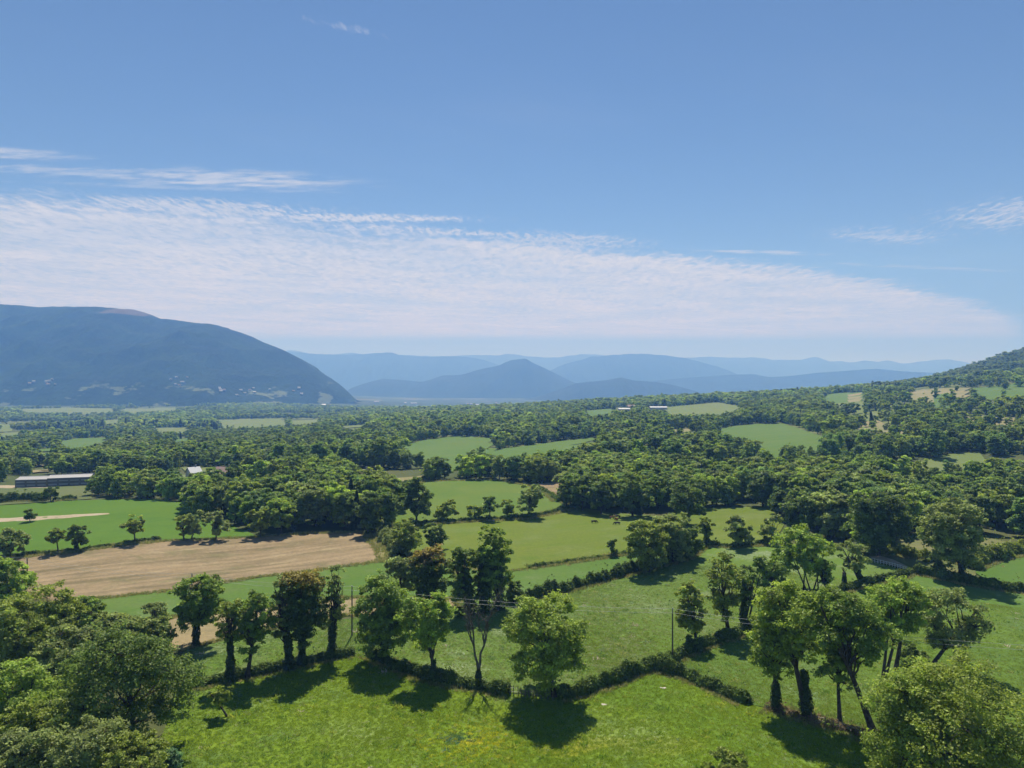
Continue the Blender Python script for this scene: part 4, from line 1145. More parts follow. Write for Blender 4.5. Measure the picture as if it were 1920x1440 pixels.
# ------------------------------------------------------------------ woods: near trees one by one, the rest as one mass
def template(kind, seed, n_leaf, leaf):
    """a tree of height 1 with crown and trunk, as arrays"""
    rng = np.random.default_rng(seed)
    spec = dict(round=(.07, .84, 'full'), oval=(.06, .60, 'full'), broad=(.10, 1.08, 'full'), dense=(.05, .72, 'dense'), tall=(.12, .46, 'column'), bush=(.0, 1.25, 'shrub'))
    if kind == 'conifer':
        P, N, tone = [], [], []
        z = rng.random(n_leaf) ** 1.5; lvl = np.floor(z * 13) / 13
        r = .19 * (1 - z) ** .85 * (0.55 + .45 * (1 - (z - lvl) * 13)) * rng.uniform(.5, 1.0, n_leaf) + .01
        a = rng.uniform(0, 6.283, n_leaf)
        P = np.stack([r * np.cos(a), r * np.sin(a), .05 + .95 * z - r * .25], -1)
        N = unit(np.stack([np.cos(a), np.sin(a), np.full(n_leaf, .7)], -1) + rng.normal(size=(n_leaf, 3)) * .35)
        tone = np.clip(rng.normal(.4, .2, n_leaf), 0, 1)
        mb = MB(); mb.add(*tube(np.array([[0, 0, -.03], [0, 0, .5], [0, 0, .98]]), [.018, .012, .003], 5))
    else:
        zb, W, st = spec[kind]
        P, N, tone, lob, rad, cl = crown_points(rng, 0, 0, zb, 1.0, W, n_leaf, st, leaf)
        mb = MB(); mb.add(*tube(np.array([[0, 0, -.04], [.01, 0, max(.2, zb)], [0.0, .01, .62]]), [.026, .02, .008], 6))
        for k in rng.choice(len(lob), min(6, len(lob)), replace=False):
            a = np.array([0, 0, max(.15, zb)]); mb.add(*tube(limb_path(a, lob[k], rng, .1, 4), [.014, .010, .007, .004], 4))
    V, F = leaf_quads(P, N, np.full(len(P), leaf), rng)
    return V, F, tone, mb


KINDS = ['round', 'oval', 'broad', 'dense', 'round', 'oval', 'broad', 'tall', 'conifer', 'bush', 'oval', 'dense', 'broad', 'round', 'oval', 'tall']
NK = len(KINDS)
NEAR_T = []
for k, kd in enumerate(KINDS):
    V, F, tone, mb = template(kd, 300 + k, 5200 if kd != 'conifer' else 3600, .036 if kd != 'bush' else .045)
    NEAR_T.append((mesh_np('crown', V, F, False, tone, [LEAF]), mb.mesh('trunk')))
    NEAR_T[-1][1].materials.append(BARK)


def merged(V, F, tone, mb, name):
    W = np.concatenate(mb.V); G = np.concatenate(mb.F) + len(V)
    return mesh_np(name, np.concatenate([V, W]), np.concatenate([F, G]), False, np.concatenate([tone, np.zeros(len(G))]), [LEAF, BARK],
                   np.concatenate([np.zeros(len(F)), np.ones(len(G))]).astype(int))


tcol = bpy.data.collections.new('woodland_kinds')
LODS = [(4200, .040), (1500, .064), (520, .105)]
for l, (nl, lf) in enumerate(LODS):
    for k, kd in enumerate(KINDS):
        V, F, tone, mb = template(kd, 400 + 31 * l + k, nl, lf * (.8 if kd == 'conifer' else 1))
        o = bpy.data.objects.new('woodland_tree_%02d' % (l * NK + k), merged(V, F, tone, mb, 'woodland_tree'))
        tcol.objects.link(o)


def in_poly(px, py, poly):
    poly = np.asarray(poly, float); c = np.zeros(px.shape, bool)
    for (x1, y1), (x2, y2) in zip(poly, np.roll(poly, -1, 0)):
        m = (y1 > py) != (y2 > py)
        with np.errstate(divide='ignore', invalid='ignore'):
            c ^= m & (px < (x2 - x1) * (py - y1) / (y2 - y1 + 1e-12) + x1)
    return c


WOODS = [  # outline of the trees' feet, phrase, density, height range, category of kinds
    ([(168, 937), (235, 938), (345, 944), (345, 918), (172, 912)], 'belt beside the barn', 1.0, (8.5, 12.5)),
    ([(365, 967), (430, 984), (520, 1000), (560, 996), (560, 945), (440, 925), (350, 930)], 'belt behind the stubble', .9, (10, 14)),
    ([(560, 997), (685, 998), (735, 984), (735, 955), (690, 925), (560, 935)], 'belt at the stubble corner', .9, (11, 14.5)),
    ([(345, 940), (560, 945), (700, 928), (655, 900), (500, 885), (345, 900)], 'wood around two roofs', .85, (10, 14)),
    ([(800, 903), (930, 900), (1000, 908), (1060, 900), (1240, 915), (1240, 885), (800, 880)], 'wood edge above upper pasture', 1.0, (10, 13)),
    ([(1050, 953), (1205, 966), (1240, 955), (1240, 915), (1062, 905)], 'trees behind the cattle', .7, (11, 15)),
    ([(1240, 960), (1310, 970), (1400, 948), (1400, 900), (1240, 900)], 'wood behind oak-like tree', .9, (10, 14)),
    ([(1420, 960), (1470, 985), (1560, 1010), (1620, 1005), (1620, 900), (1400, 900)], 'wood behind hill crest', 1.0, (10, 15)),
    ([(1560, 1010), (1640, 1036), (1700, 1020), (1760, 985), (1760, 900), (1620, 900)], 'wood around massive dark tree', 1.0, (10, 15)),
    ([(1700, 1010), (1760, 1005), (1860, 1000), (1990, 1020), (1990, 900), (1760, 900)], 'wood beyond scrub clearing', .85, (8, 14)),
    ([(0, 905), (-100, 905), (-100, 880), (40, 886), (168, 893), (168, 905), (100, 893), (20, 893)], 'trees behind the long barn', .8, (9, 12)),
]
FAR_POLYS = [np.array(p[2], float) for p in FAR_FIELDS] + [
    np.array([(20, 893), (172, 888), (172, 914), (20, 916)], float),          # the barn
    np.array([(357, 875), (370, 875), (370, 884), (357, 884)], float), np.array([(413, 877), (429, 877), (429, 886), (413, 886)], float),
    np.array([(669, 882), (687, 882), (687, 891), (669, 891)], float),
    np.array([(1156, 764), (1182, 764), (1182, 769), (1156, 769)], float), np.array([(1216, 762), (1250, 762), (1250, 768), (1216, 768)], float)]
SCATTERED = {3, 7, 13, 14, 15, 16, 17, 18}           # dry fields dotted with trees
NEAR_POLYS = [np.array(p[2], float) for p in NEAR_FIELDS]


def forest_points():
    rng = np.random.default_rng(5)
    rows = []
    r = 215.0
    while r < 3400:
        sp = 6.6 if r < 420 else 7.6 if r < 900 else 9.5 if r < 1500 else 12.0
        n = int(2 * .86 * r / sp)
        th = np.linspace(-.86, .86, n) + rng.uniform(-.5, .5, n) * sp / r * .95
        rr = r + rng.uniform(-.5, .5, n) * sp * .95
        rows.append(np.stack([rr * np.sin(th), rr * np.cos(th), np.full(n, sp)], -1))
        r += sp
    A = np.concatenate(rows); x, y, sp = A.T
    z = height(x, y); px, py = proj(x, y, z)
    ok = (px > -560) & (px < 2480)
    # density of the open landscape: woods with gaps, striped in the west valley, scattered trees on the east slope
    nz = fbm(x * .010, y * .010, 71, 5, 1.0)
    west = np.clip((700 - px) / 250, 0, 1) * np.clip((y - 700) / 500, 0, 1)
    st = np.sin(y * .014 + 1.4 * np.sin(x * .004) + .7 * nz) + .55 * nz
    east = np.clip((px - 1450) / 200, 0, 1) * np.clip((y - 500) / 150, 0, 1)
    val = 1.25 - west * .75 + nz * (.12 + .42 * west + .46 * east) - east * .98 + west * st * .65
    val = val + np.clip((y - 1250) / 300, 0, 1) * east * 1.1
    far = rng.random(len(x)) < np.clip(val, 0.02, 1.0)
    H = np.clip(rng.normal(11.0, 2.5, len(x)), 5.5, 18) * (.94 + .13 * nz)
    region = np.full(len(x), -1)
    keep = np.zeros(len(x), bool)
    nearzone = y < 425
    keep |= far & (y >= 425)
    for k, (poly, lab, dn, (h0, h1)) in enumerate(WOODS):
        m = in_poly(px, py, poly)
        keep = np.where(m, rng.random(len(x)) < dn, keep)
        region[m] = k
        H[m] = rng.uniform(h0, h1, m.sum())
    for poly in NEAR_POLYS:
        keep &= ~in_poly(px, py, poly)
    H *= np.where(sp > 9, 1.04, 1)
    W = H * .75
    loose = rng.random(len(x)) < .18
    for kf, poly in enumerate(FAR_POLYS):
        ls = loose if kf in SCATTERED else False
        for f in (0, .25, .5, .75, .97):
            for sx in (-.33, 0, .33):
                qx, qy = proj(x + sx * W, y, z + H * f)
                keep &= ~in_poly(qx, qy, poly) | ls
    # only the parts of the terrain that face the camera
    keep &= ok
    i = np.nonzero(keep)[0]
    return x[i], y[i], z[i], H[i], region[i], nz[i], sp[i], px[i]


fx, fy, fz, fH, freg, fn, fsp, fpx = forest_points()
frng = np.random.default_rng(9)
NF = len(fx)
fkind = frng.choice(NK, NF, p=[.10, .08, .08, .08, .09, .07, .07, .03, .02, .03, .08, .07, .07, .07, .04, .02])
con = fbm(fx * .006, fy * .006, 5, 3) > 1.15
fkind = np.where(con & (frng.random(NF) < .65) & (fy > 430), 8, fkind)
pal = np.array([T['deep'], T['mid'], T['olive'], T['dark'], T['grey'], T['leafy'], (.075, .125, .030)])
pname = ['deep green', 'mid-green', 'olive', 'dark', 'grey-green', 'fresh green', 'leaf-green']
fcol = frng.choice(7, NF, p=[.20, .20, .14, .11, .10, .11, .14])
ftint = pal[fcol] * frng.uniform(.84, 1.42, (NF, 1)) * (1 + .10 * np.clip(fn, -1.2, 1.2))[:, None]
ftint = np.where((fkind == 8)[:, None], np.array([.022, .042, .020]), ftint)

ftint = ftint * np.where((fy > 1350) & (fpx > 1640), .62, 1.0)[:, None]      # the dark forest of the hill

# the trees of the near woods that show largest stand as things of their own
size = fH / fy
cand = np.nonzero((freg >= 0) & (fpx > -20) & (fpx < 1940))[0]
cand = cand[np.argsort(-size[cand])]
N_SINGLE = 215
single = cand[:N_SINGLE]
shape_word = ['round', 'oval', 'broad', 'dense', 'rounded', 'upright', 'spreading', 'narrow', 'conical', 'bushy', 'tapering', 'compact', 'wide', 'domed', 'egg-shaped', 'slim']
ordinal = 'first second third fourth fifth sixth seventh eighth ninth tenth eleventh twelfth thirteenth fourteenth fifteenth sixteenth seventeenth eighteenth nineteenth twentieth'.split()


def nth(k):
    if k < 20: return ordinal[k]
    tens = ['', '', 'twenty', 'thirty', 'forty', 'fifty', 'sixty', 'seventy'][(k + 1) // 10]
    return tens + '-' + ordinal[(k + 1) % 10 - 1] if (k + 1) % 10 else {'twenty': 'twentieth', 'thirty': 'thirtieth', 'forty': 'fortieth', 'fifty': 'fiftieth', 'sixty': 'sixtieth', 'seventy': 'seventieth'}[tens]


for r in range(len(WOODS)):
    ids = [i for i in single if freg[i] == r]
    ids.sort(key=lambda i: fpx[i])
    for k, i in enumerate(ids):
        lab = '%s %s tree, %s from the west in the %s' % (pname[fcol[i]] if fkind[i] != 8 else 'blackish', shape_word[fkind[i]], nth(k), WOODS[r][1])
        e = empty('tree' if fkind[i] != 9 else 'bush', (fx[i], fy[i], fz[i]), lab, 'tree' if fkind[i] != 9 else 'bush', 'trees of the ' + WOODS[r][1])
        h = fH[i] * (.55 if fkind[i] == 9 else 1)
        q = frng.uniform(.85, 1.2); e.scale = (h * q, h * q * frng.uniform(.88, 1.12), h); e.rotation_euler.z = frng.uniform(0, 6.28)
        cm, tm = NEAR_T[fkind[i]]
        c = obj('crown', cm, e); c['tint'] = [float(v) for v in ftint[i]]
        obj('trunk', tm, e)

rest = np.setdiff1d(np.arange(NF), single)
print('woodland instances', len(rest), 'of', NF)


def build_woodland():
    me = bpy.data.meshes.new('woodland'); n = len(rest)
    org = np.array([0, 800, 0.])
    co = np.stack([fx[rest], fy[rest], fz[rest]], -1) - org
    me.vertices.add(n); me.vertices.foreach_set('co', co.astype(np.float32).ravel())
    lod = np.where(fy[rest] < 520, 0, np.where(fy[rest] < 1150, 1, 2))
    a = me.attributes.new('pick', 'INT', 'POINT'); a.data.foreach_set('value', (lod * NK + fkind[rest]).astype(np.int32))
    h = fH[rest] * np.where(fkind[rest] == 9, .5, 1.0)
    wid = np.where(fsp[rest] > 11, 1.25, np.where(fsp[rest] > 9, 1.12, 1.0))
    wid = wid * frng.uniform(.82, 1.28, n)
    s = np.stack([h * wid, h * wid * frng.uniform(.85, 1.15, n), h], -1)
    a = me.attributes.new('scl', 'FLOAT_VECTOR', 'POINT'); a.data.foreach_set('vector', s.astype(np.float32).ravel())
    rot = np.zeros((n, 3), np.float32); rot[:, :2] = frng.normal(0, .07, (n, 2)); rot[:, 2] = frng.uniform(0, 6.28, n)
    a = me.attributes.new('rot', 'FLOAT_VECTOR', 'POINT'); a.data.foreach_set('vector', rot.ravel())
    a = me.attributes.new('tint', 'FLOAT_COLOR', 'POINT')
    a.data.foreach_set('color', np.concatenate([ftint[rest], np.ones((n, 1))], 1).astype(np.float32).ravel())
    o = obj('woodland', me, None, org)
    tag(o, 'woods and scattered trees reaching to the far ridge', None, None, 'stuff')
    scatter(o, tcol)


def scatter(o, coll):
    ng = bpy.data.node_groups.new('scatter', 'GeometryNodeTree')
    ng.interface.new_socket('Geometry', in_out='INPUT', socket_type='NodeSocketGeometry')
    ng.interface.new_socket('Geometry', in_out='OUTPUT', socket_type='NodeSocketGeometry')
    N, L = ng.nodes, ng.links
    gi, go = N.new('NodeGroupInput'), N.new('NodeGroupOutput')
    m2p = N.new('GeometryNodeMeshToPoints'); m2p.inputs['Radius'].default_value = .01
    L.new(gi.outputs[0], m2p.inputs['Mesh'])
    ci = N.new('GeometryNodeCollectionInfo'); ci.inputs['Collection'].default_value = coll
    ci.inputs['Separate Children'].default_value = True; ci.inputs['Reset Children'].default_value = True
    ip = N.new('GeometryNodeInstanceOnPoints'); ip.inputs['Pick Instance'].default_value = True
    def attr(name, typ):
        a = N.new('GeometryNodeInputNamedAttribute'); a.data_type = typ; a.inputs['Name'].default_value = name
        return a.outputs['Attribute']
    L.new(m2p.outputs[0], ip.inputs['Points']); L.new(ci.outputs[0], ip.inputs['Instance'])
    L.new(attr('pick', 'INT'), ip.inputs['Instance Index'])
    e2r = N.new('FunctionNodeEulerToRotation'); L.new(attr('rot', 'FLOAT_VECTOR'), e2r.inputs[0]); L.new(e2r.outputs[0], ip.inputs['Rotation'])
    L.new(attr('scl', 'FLOAT_VECTOR'), ip.inputs['Scale'])
    L.new(ip.outputs[0], go.inputs[0])
    md = o.modifiers.new('scatter', 'NODES'); md.node_group = ng


build_woodland()
# ------------------------------------------------------------------ buildings
M_ROOFGREY = plain('grey_sheet_roof', (0.36, 0.35, 0.33), .6, .4, .15, .4)
M_ROOFTILE = plain('reddish_tile_roof', (0.36, 0.25, 0.21), .85, .2, .25, 1.2)
M_ROOFBROWN = plain('brown_tile_roof', (0.14, 0.11, 0.095), .85, .2, .25, 1.2)
M_ROOFWHITE = plain('pale_sheet_roof', (0.42, 0.44, 0.46), .5, .4, .10, .6)
M_WALLDARK = plain('dark_board_wall', (0.15, 0.145, 0.15), .9, .15, .35, .6)
M_WALL = plain('rendered_wall', (0.55, 0.50, 0.42), .9, .2, .12, .8)
M_WALLGREY = plain('block_wall', (0.34, 0.33, 0.31), .9, .2, .15, .8)
M_GLASS = plain('window_glass', (0.03, 0.04, 0.05), .12, .6, .1, 1)
M_FRAME = plain('painted_wood', (0.25, 0.20, 0.16), .7, .3, .1, 2)
M_POST = plain('grey_timber', (0.22, 0.19, 0.155), .9, .1, .3, 3)
M_POLE = plain('pole_timber', (0.12, 0.105, 0.085), .9, .15, .3, 2)
M_STEEL = plain('galvanised_steel', (0.40, 0.41, 0.42), .45, .5, .1, 2, .6)
M_WIRE = plain('bare_wire', (0.55, 0.56, 0.54), .6, .3, .05, 2, .2)
M_PAINT = plain('white_paint', (0.72, 0.70, 0.66), .6, .3, .1, 2)
M_STONE = plain('limestone', (0.55, 0.50, 0.42), .9, .2, .2, 2)


def prism(L, W, h, pitch, over=.5):
    """a gable roof slab pair: verts/faces into a bmesh"""
    bm = bmesh.new(); rz = W / 2 * pitch; t = .18
    for sg in (-1, 1):
        q = [(-L / 2 - over, 0, h + rz), (L / 2 + over, 0, h + rz), (L / 2 + over, sg * (W / 2 + over), h - over * pitch), (-L / 2 - over, sg * (W / 2 + over), h - over * pitch)]
        lo = [bm.verts.new(p) for p in q]; hi = [bm.verts.new((p[0], p[1] + sg * .002, p[2] + t)) for p in q]
        bm.faces.new(lo); bm.faces.new(hi)
        for a in range(4): bm.faces.new((lo[a], lo[(a + 1) % 4], hi[(a + 1) % 4], hi[a]))
    bmesh.ops.recalc_face_normals(bm, faces=bm.faces)
    return bm


def walls(L, W, h, pitch):
    bm = bmesh.new(); rz = W / 2 * pitch
    prof = [(-W / 2, -1.5), (W / 2, -1.5), (W / 2, h), (0, h + rz), (-W / 2, h)]
    a = [bm.verts.new((-L / 2, y, z)) for y, z in prof]; b = [bm.verts.new((L / 2, y, z)) for y, z in prof]
    bm.faces.new(a); bm.faces.new(b)
    for k in range(5): bm.faces.new((a[k], a[(k + 1) % 5], b[(k + 1) % 5], b[k]))
    bmesh.ops.recalc_face_normals(bm, faces=bm.faces)
    return bm


def house(bx, by, L, W, h, pitch, rz, roof, wall, label, cat='house', group=None, name='house', detail=True, z_off=0.0):
    g = ground_at(bx, by)
    e = empty(name, (g[0], g[1], g[2] + z_off), label, cat, group); e.rotation_euler.z = rz
    bm_obj('wall', walls(L, W, h, pitch), wall, e)
    rf = bm_obj('roof', prism(L, W, h, pitch), roof, e)
    if detail:
        bm = bmesh.new(); add_box(bm, (L * .25, W * .1, h + W / 2 * pitch + .4), (.7, .6, 1.8)); bm_obj('chimney', bm, M_WALLGREY, rf)
        nwin = max(2, int(L / 3.2))
        for k in range(nwin):
            x = -L / 2 + (k + .5) * L / nwin
            for sg in (-1, 1):
                if k == nwin // 2 and sg == -1:
                    bm = bmesh.new(); add_box(bm, (x, sg * (W / 2 + .03), 1.0), (1.0, .08, 2.1)); bm_obj('door', bm, M_FRAME, e)
                else:
                    bm = bmesh.new(); add_box(bm, (x, sg * (W / 2 + .02), 1.6), (1.1, .06, 1.3)); f = bm_obj('window', bm, M_FRAME, e)
                    bm = bmesh.new(); add_box(bm, (x, sg * (W / 2 + .055), 1.6), (.9, .02, 1.1)); bm_obj('pane', bm, M_GLASS, f)
    return e


def barn():
    a, b, c = ground_at(28, 915), ground_at(88, 913.5), ground_at(170, 910)
    for (p, q, hh, lab) in ((a, b, 3.9, 'west half of the long dark barn, with the lower grey roof'), (b, c, 4.3, 'east half of the long dark barn, with open bays and grey roof')):
        L = float(np.hypot(*(q - p)[:2])); rz = math.atan2(q[1] - p[1], q[0] - p[0])
        m = (p + q) / 2; Wd = 11.0
        e = empty('barn', (m[0] - math.sin(rz) * Wd / 2, m[1] + math.cos(rz) * Wd / 2, min(p[2], q[2])), lab, 'barn'); e.rotation_euler.z = rz
        bm_obj('wall', walls(L - .3, Wd, hh, .18), M_WALLDARK, e)
        rf = bm_obj('roof', prism(L - .06, Wd, hh, .18, .0 if lab[0] == 'w' else .02), M_ROOFGREY, e)
        nb = int(L / 4.5)
        for k in range(nb + 1):
            bm = bmesh.new(); add_box(bm, (-L / 2 + .2 + k * (L - .4) / nb, -Wd / 2 - .09, hh / 2 - .1), (.22, .16, hh)); bm_obj('post', bm, M_POST, e)
        for k in range(nb):
            x = -L / 2 + (k + .5) * L / nb
            bm = bmesh.new(); add_box(bm, (x, -Wd / 2 - .02, hh * .72), (L / nb * .82, .07, .5)); bm_obj('opening_louvre', bm, M_WALLGREY, e)
            bm = bmesh.new(); add_box(bm, (x, -Wd / 2 - .03, hh * .28), (L / nb * .8, .10, .9)); bm_obj('low_wall', bm, M_WALLGREY, e)
        bm = bmesh.new(); add_box(bm, (0, 0, hh + Wd / 2 * .18 + .22), (L * .96, .5, .14)); bm_obj('ridge_cap', bm, M_STEEL, rf)


barn()
house(363, 899, 6, 6, 4.2, .85, .9, M_ROOFWHITE, M_WALL, 'house with a steep pale grey roof among the trees')
house(421, 899, 9, 8, 3.8, .75, -.25, M_ROOFTILE, M_WALL, 'house with a pinkish hipped-looking tile roof among the trees')
house(677, 904, 11, 8, 3.4, .8, .15, M_ROOFBROWN, M_WALLGREY, 'low house with a dark roof at the end of the dry meadow')
house(1170, 771, 20, 10, 4, .3, .05, M_ROOFWHITE, M_WALLGREY, 'white-roofed farm shed on the far ridge', 'shed', None, 'farm_shed', False)
house(1183, 768, 14, 9, 6, .6, .2, M_ROOFTILE, M_WALL, 'red-roofed farmhouse behind the white-roofed shed on the ridge')
house(1234, 768, 30, 11, 4, .3, .0, M_ROOFWHITE, M_WALL, 'long pale farm shed beside the far pale meadow', 'shed', None, 'farm_shed', False)
rng = np.random.default_rng(21)
HG = 'houses of the hamlet on the far wooded shelf'
for k, (px, py, L) in enumerate([(343, 769, 12), (385, 765, 14), (405, 765, 12), (470, 767, 12), (496, 767, 30), (513, 765, 22), (540, 763, 14), (590, 762, 16), (607, 761, 18), (618, 761, 12)]):
    house(px, py, L, 10, 5.5, .5, rng.uniform(-.5, .5), M_ROOFTILE if k % 3 == 0 else M_ROOFWHITE, M_WALL,
          'small pale house among trees on the far shelf, %s from the west' % nth(k), 'house', HG, 'house', False, 1.0)
for k, (px, py, L) in enumerate([(706, 755, 34), (776, 758, 40), (760, 757, 16), (1005, 762, 18)]):
    house(px, py, L, 12, 5, .3, rng.uniform(-.15, .15), M_ROOFWHITE, M_WALL, ['long pale shed at the top of the wooded bluff', 'second long pale shed on the bluff, nearer the middle', 'small pale shed between the two long ones on the bluff', 'pale roof showing through the central woods'][k], 'shed', None, 'farm_shed', False, 3.0)
# the town beyond the bluff and the village at the foot of the mountain
TG = 'buildings of the far town in the gap'
for k in range(16):
    px = 875 + k * 9 + rng.uniform(-4, 4); D = rng.uniform(3900, 5200)
    x = (px - 960) / FPX * D
    e = empty('house', (x, D, float(height(x, D))), 'tiny pale building in the hazy far town, %s from the west' % nth(k), 'house', TG); e.rotation_euler.z = rng.uniform(-.6, .6)
    L, W, h = rng.uniform(14, 42), rng.uniform(10, 18), rng.uniform(6, 15)
    bm_obj('wall', walls(L, W, h, .25), M_WALL, e); bm_obj('roof', prism(L, W, h, .25), M_ROOFWHITE if k % 3 else M_ROOFTILE, e)


def slope_z(x, y):
    """ground or mountain foot at a point of the far west"""
    dg = bpy.context.evaluated_depsgraph_get()
    hit = SC.ray_cast(dg, Vector((x, y, 2000)), Vector((0, 0, -1)))
    z = float(height(x, y))
    tries = 0
    while hit[0] and hit[4].name in ('haze', 'woodland') and tries < 6:
        hit = SC.ray_cast(dg, Vector((x, y, hit[1].z - .5)), Vector((0, 0, -1))); tries += 1
    return max(z, hit[1].z) if hit[0] else z


VG = 'houses of the village at the foot of the mountain'
VILLAGE = sorted([(52 + rng.uniform(0, 60), rng.uniform(712, 722)) for _ in range(9)]) + sorted([(300 + rng.uniform(0, 55), rng.uniform(708, 728)) for _ in range(8)]) + \
          sorted([(410 + rng.uniform(0, 160), rng.uniform(728, 742)) for _ in range(14)])
woods_obj = bpy.data.objects['woodland']
mtn = bpy.data.objects['mountain']
from mathutils.bvhtree import BVHTree
bv = BVHTree.FromPolygons([v.co for v in mtn.data.vertices], [p.vertices for p in mtn.data.polygons])
for k, (px, py) in enumerate(VILLAGE):
    d = Vector(((px - 960) / FPX, 1, -(py - 720) / FPX)).normalized()
    loc, no, idx, dist = bv.ray_cast(Vector((0, 0, CAM_H)), d)
    g = ground_at(px, py)
    p = Vector(g) if (loc is None or g[1] < loc.y) else loc
    zone = 0 if k < 9 else 1 if k < 17 else 2
    e = empty('house', p, ['tiny pale house of the westernmost mountain-foot hamlet', 'tiny pale house on the middle mountain-foot clearing', 'tiny pale house of the village under the spur'][zone] + ', %s from the west' % nth(k - (0, 9, 17)[zone]), 'house',
              ['westernmost hamlet at the mountain foot', 'houses on the clearing of the mountain foot', 'village under the mountain spur'][zone]); e.rotation_euler.z = rng.uniform(-.8, .8)
    L, W, h = rng.uniform(9, 16), rng.uniform(7, 10), rng.uniform(4, 6.5)
    bm_obj('wall', walls(L, W, h, .5), M_WALLGREY, e); bm_obj('roof', prism(L, W, h, .5), M_ROOFGREY if k % 4 else M_ROOFTILE, e)

# ------------------------------------------------------------------ poles, wires, fences
POLES = [(51, 1104, 1046, 'utility pole at the west end of the stubble field'), (660, 1193, 1099, 'utility pole behind the hedge trees by the dry grass'),
         (1261, 1244, 1141, 'utility pole standing in the open pasture by the hedge'), (360, 1158, 1076, 'utility pole half hidden behind the leafy ivied tree')]
tops = {}
for (bx, by, ty, lab) in POLES:
    g = ground_at(bx, by); H = CAM_H - (ty - 720) * g[1] / FPX - g[2]
    e = empty('utility_pole', g, lab, 'utility pole', 'utility poles of the overhead line')
    V, F = tube(np.array([[0, 0, -.6], [0, 0, H * .5], [0, 0, H]]), [.16, .14, .11], 10)
    obj('pole', mesh_np('pole', V, F, True), e, None, M_POLE)
    bm = bmesh.new(); add_box(bm, (0, -.14, H - .35), (.12, .1, 1.1), 0); bm_obj('bracket', bm, M_STEEL, e)
    for kk, dz in enumerate((-.02, -.75)):
        V, F = tube(np.array([[0, -.16, H + dz - .12], [0, -.26, H + dz - .04], [0, -.26, H + dz + .10]]), [.035, .05, .04], 8)
        obj('insulator', mesh_np('insulator', V, F, True), e, None, M_PAINT)
    tops[bx] = g + np.array([0, -.26, H])
far_r = ground_at(2080, 1335); far_r = far_r + np.array([0, 0, 9.5])
far_l = ground_at(-160, 1085); far_l = far_l + np.array([0, 0, 8.5])
chain = [far_l, tops[51], tops[360], tops[660], tops[1261], far_r]
for dz, lab in ((0.05, 'upper bare wire of the overhead line crossing the pastures'), (-.70, 'lower bare wire of the overhead line crossing the pastures')):
    mb = MB()
    for a, b in zip(chain[:-1], chain[1:]):
        t = np.linspace(0, 1, 22)[:, None]; L = np.linalg.norm(b - a)
        p = a + (b - a) * t; p[:, 2] += dz - (4 * t * (1 - t)).ravel() * L * .016
        mb.add(*tube(p, np.full(22, .018), 5))
    o = obj('overhead_wire', mb.mesh('overhead_wire'), None, None, M_WIRE); tag(o, lab, 'wire', 'wires of the overhead line')


def rail_fence(pts, n, hgt, mat, label, rails, rad, jit, wire=True):
    L = np.array([ground_at(*p) for p in pts]); seg = np.linalg.norm(np.diff(L[:, :2], axis=0), axis=1); cum = np.concatenate([[0], np.cumsum(seg)])
    rng = np.random.default_rng(int(pts[0][0]))
    at = lambda s: np.array([np.interp(s, cum, L[:, 0]), np.interp(s, cum, L[:, 1])])
    mid = at(cum[-1] / 2); org = np.array([mid[0], mid[1], float(height(*mid))])
    e = empty('fence', org, label, 'fence'); tp = []
    for k in range(n):
        q = at(cum[-1] * k / (n - 1)) + rng.normal(0, .05, 2); z = float(height(*q)); h = hgt * rng.uniform(1 - jit * .4, 1 + jit * .4)
        b = np.array([q[0], q[1], z]) - org; d = np.array([rng.normal() * .10 * jit * 3, rng.normal() * .05, h])
        V, F = tube(np.array([b - [0, 0, .3], b + d * .97, b + d]), [rad, rad * .92, rad * .5], 7)
        obj('post', mesh_np('post', V, F, False), e, None, mat); tp.append((b, d))
    for f in rails:
        mb = MB()
        for (a, da), (b, db) in zip(tp[:-1], tp[1:]):
            mb.add(*tube(np.array([a + da * f, (a + da * f + b + db * f) / 2 - [0, 0, .02], b + db * f]), np.full(3, .012 if wire else .05), 4))
        obj('wire' if wire else 'rail', mb.mesh('rail'), e, None, M_STEEL if wire else mat)


rail_fence([(957, 1304), (985, 1308), (1012, 1311), (1036, 1312)], 12, 1.45, M_POST, 'row of grey wooden stakes closing the gap between dead tree and round tree', (.45, .8), .075, .5)
rail_fence([(1629, 1054), (1650, 1058), (1675, 1064), (1698, 1071)], 14, 1.25, M_PAINT, 'pale post and rail fence along the dirt track', (.5, .9), .07, .1, False)
rail_fence([(1520, 1352), (1550, 1362), (1600, 1378), (1630, 1392)], 9, 1.3, M_POST, 'dark wooden fence posts in the weeds under the copse', (.5, .85), .06, .4)
rail_fence([(1225, 1256), (1262, 1243), (1285, 1232)], 7, 1.2, M_POST, 'short line of fence posts beside the pole in the open pasture', (.5, .85), .06, .3)

# ------------------------------------------------------------------ cattle
M_COWS = {'reddish-brown': plain('red_brown_hide', (0.16, 0.065, 0.028), .8, .2, .2, 3), 'black': plain('black_hide', (0.03, 0.024, 0.02), .8, .2, .2, 3), 'dark brown': plain('dark_brown_hide', (0.065, 0.038, 0.024), .8, .2, .2, 3)}
M_HORN = plain('horn', (0.4, 0.35, 0.28), .6, .3, .1, 4)


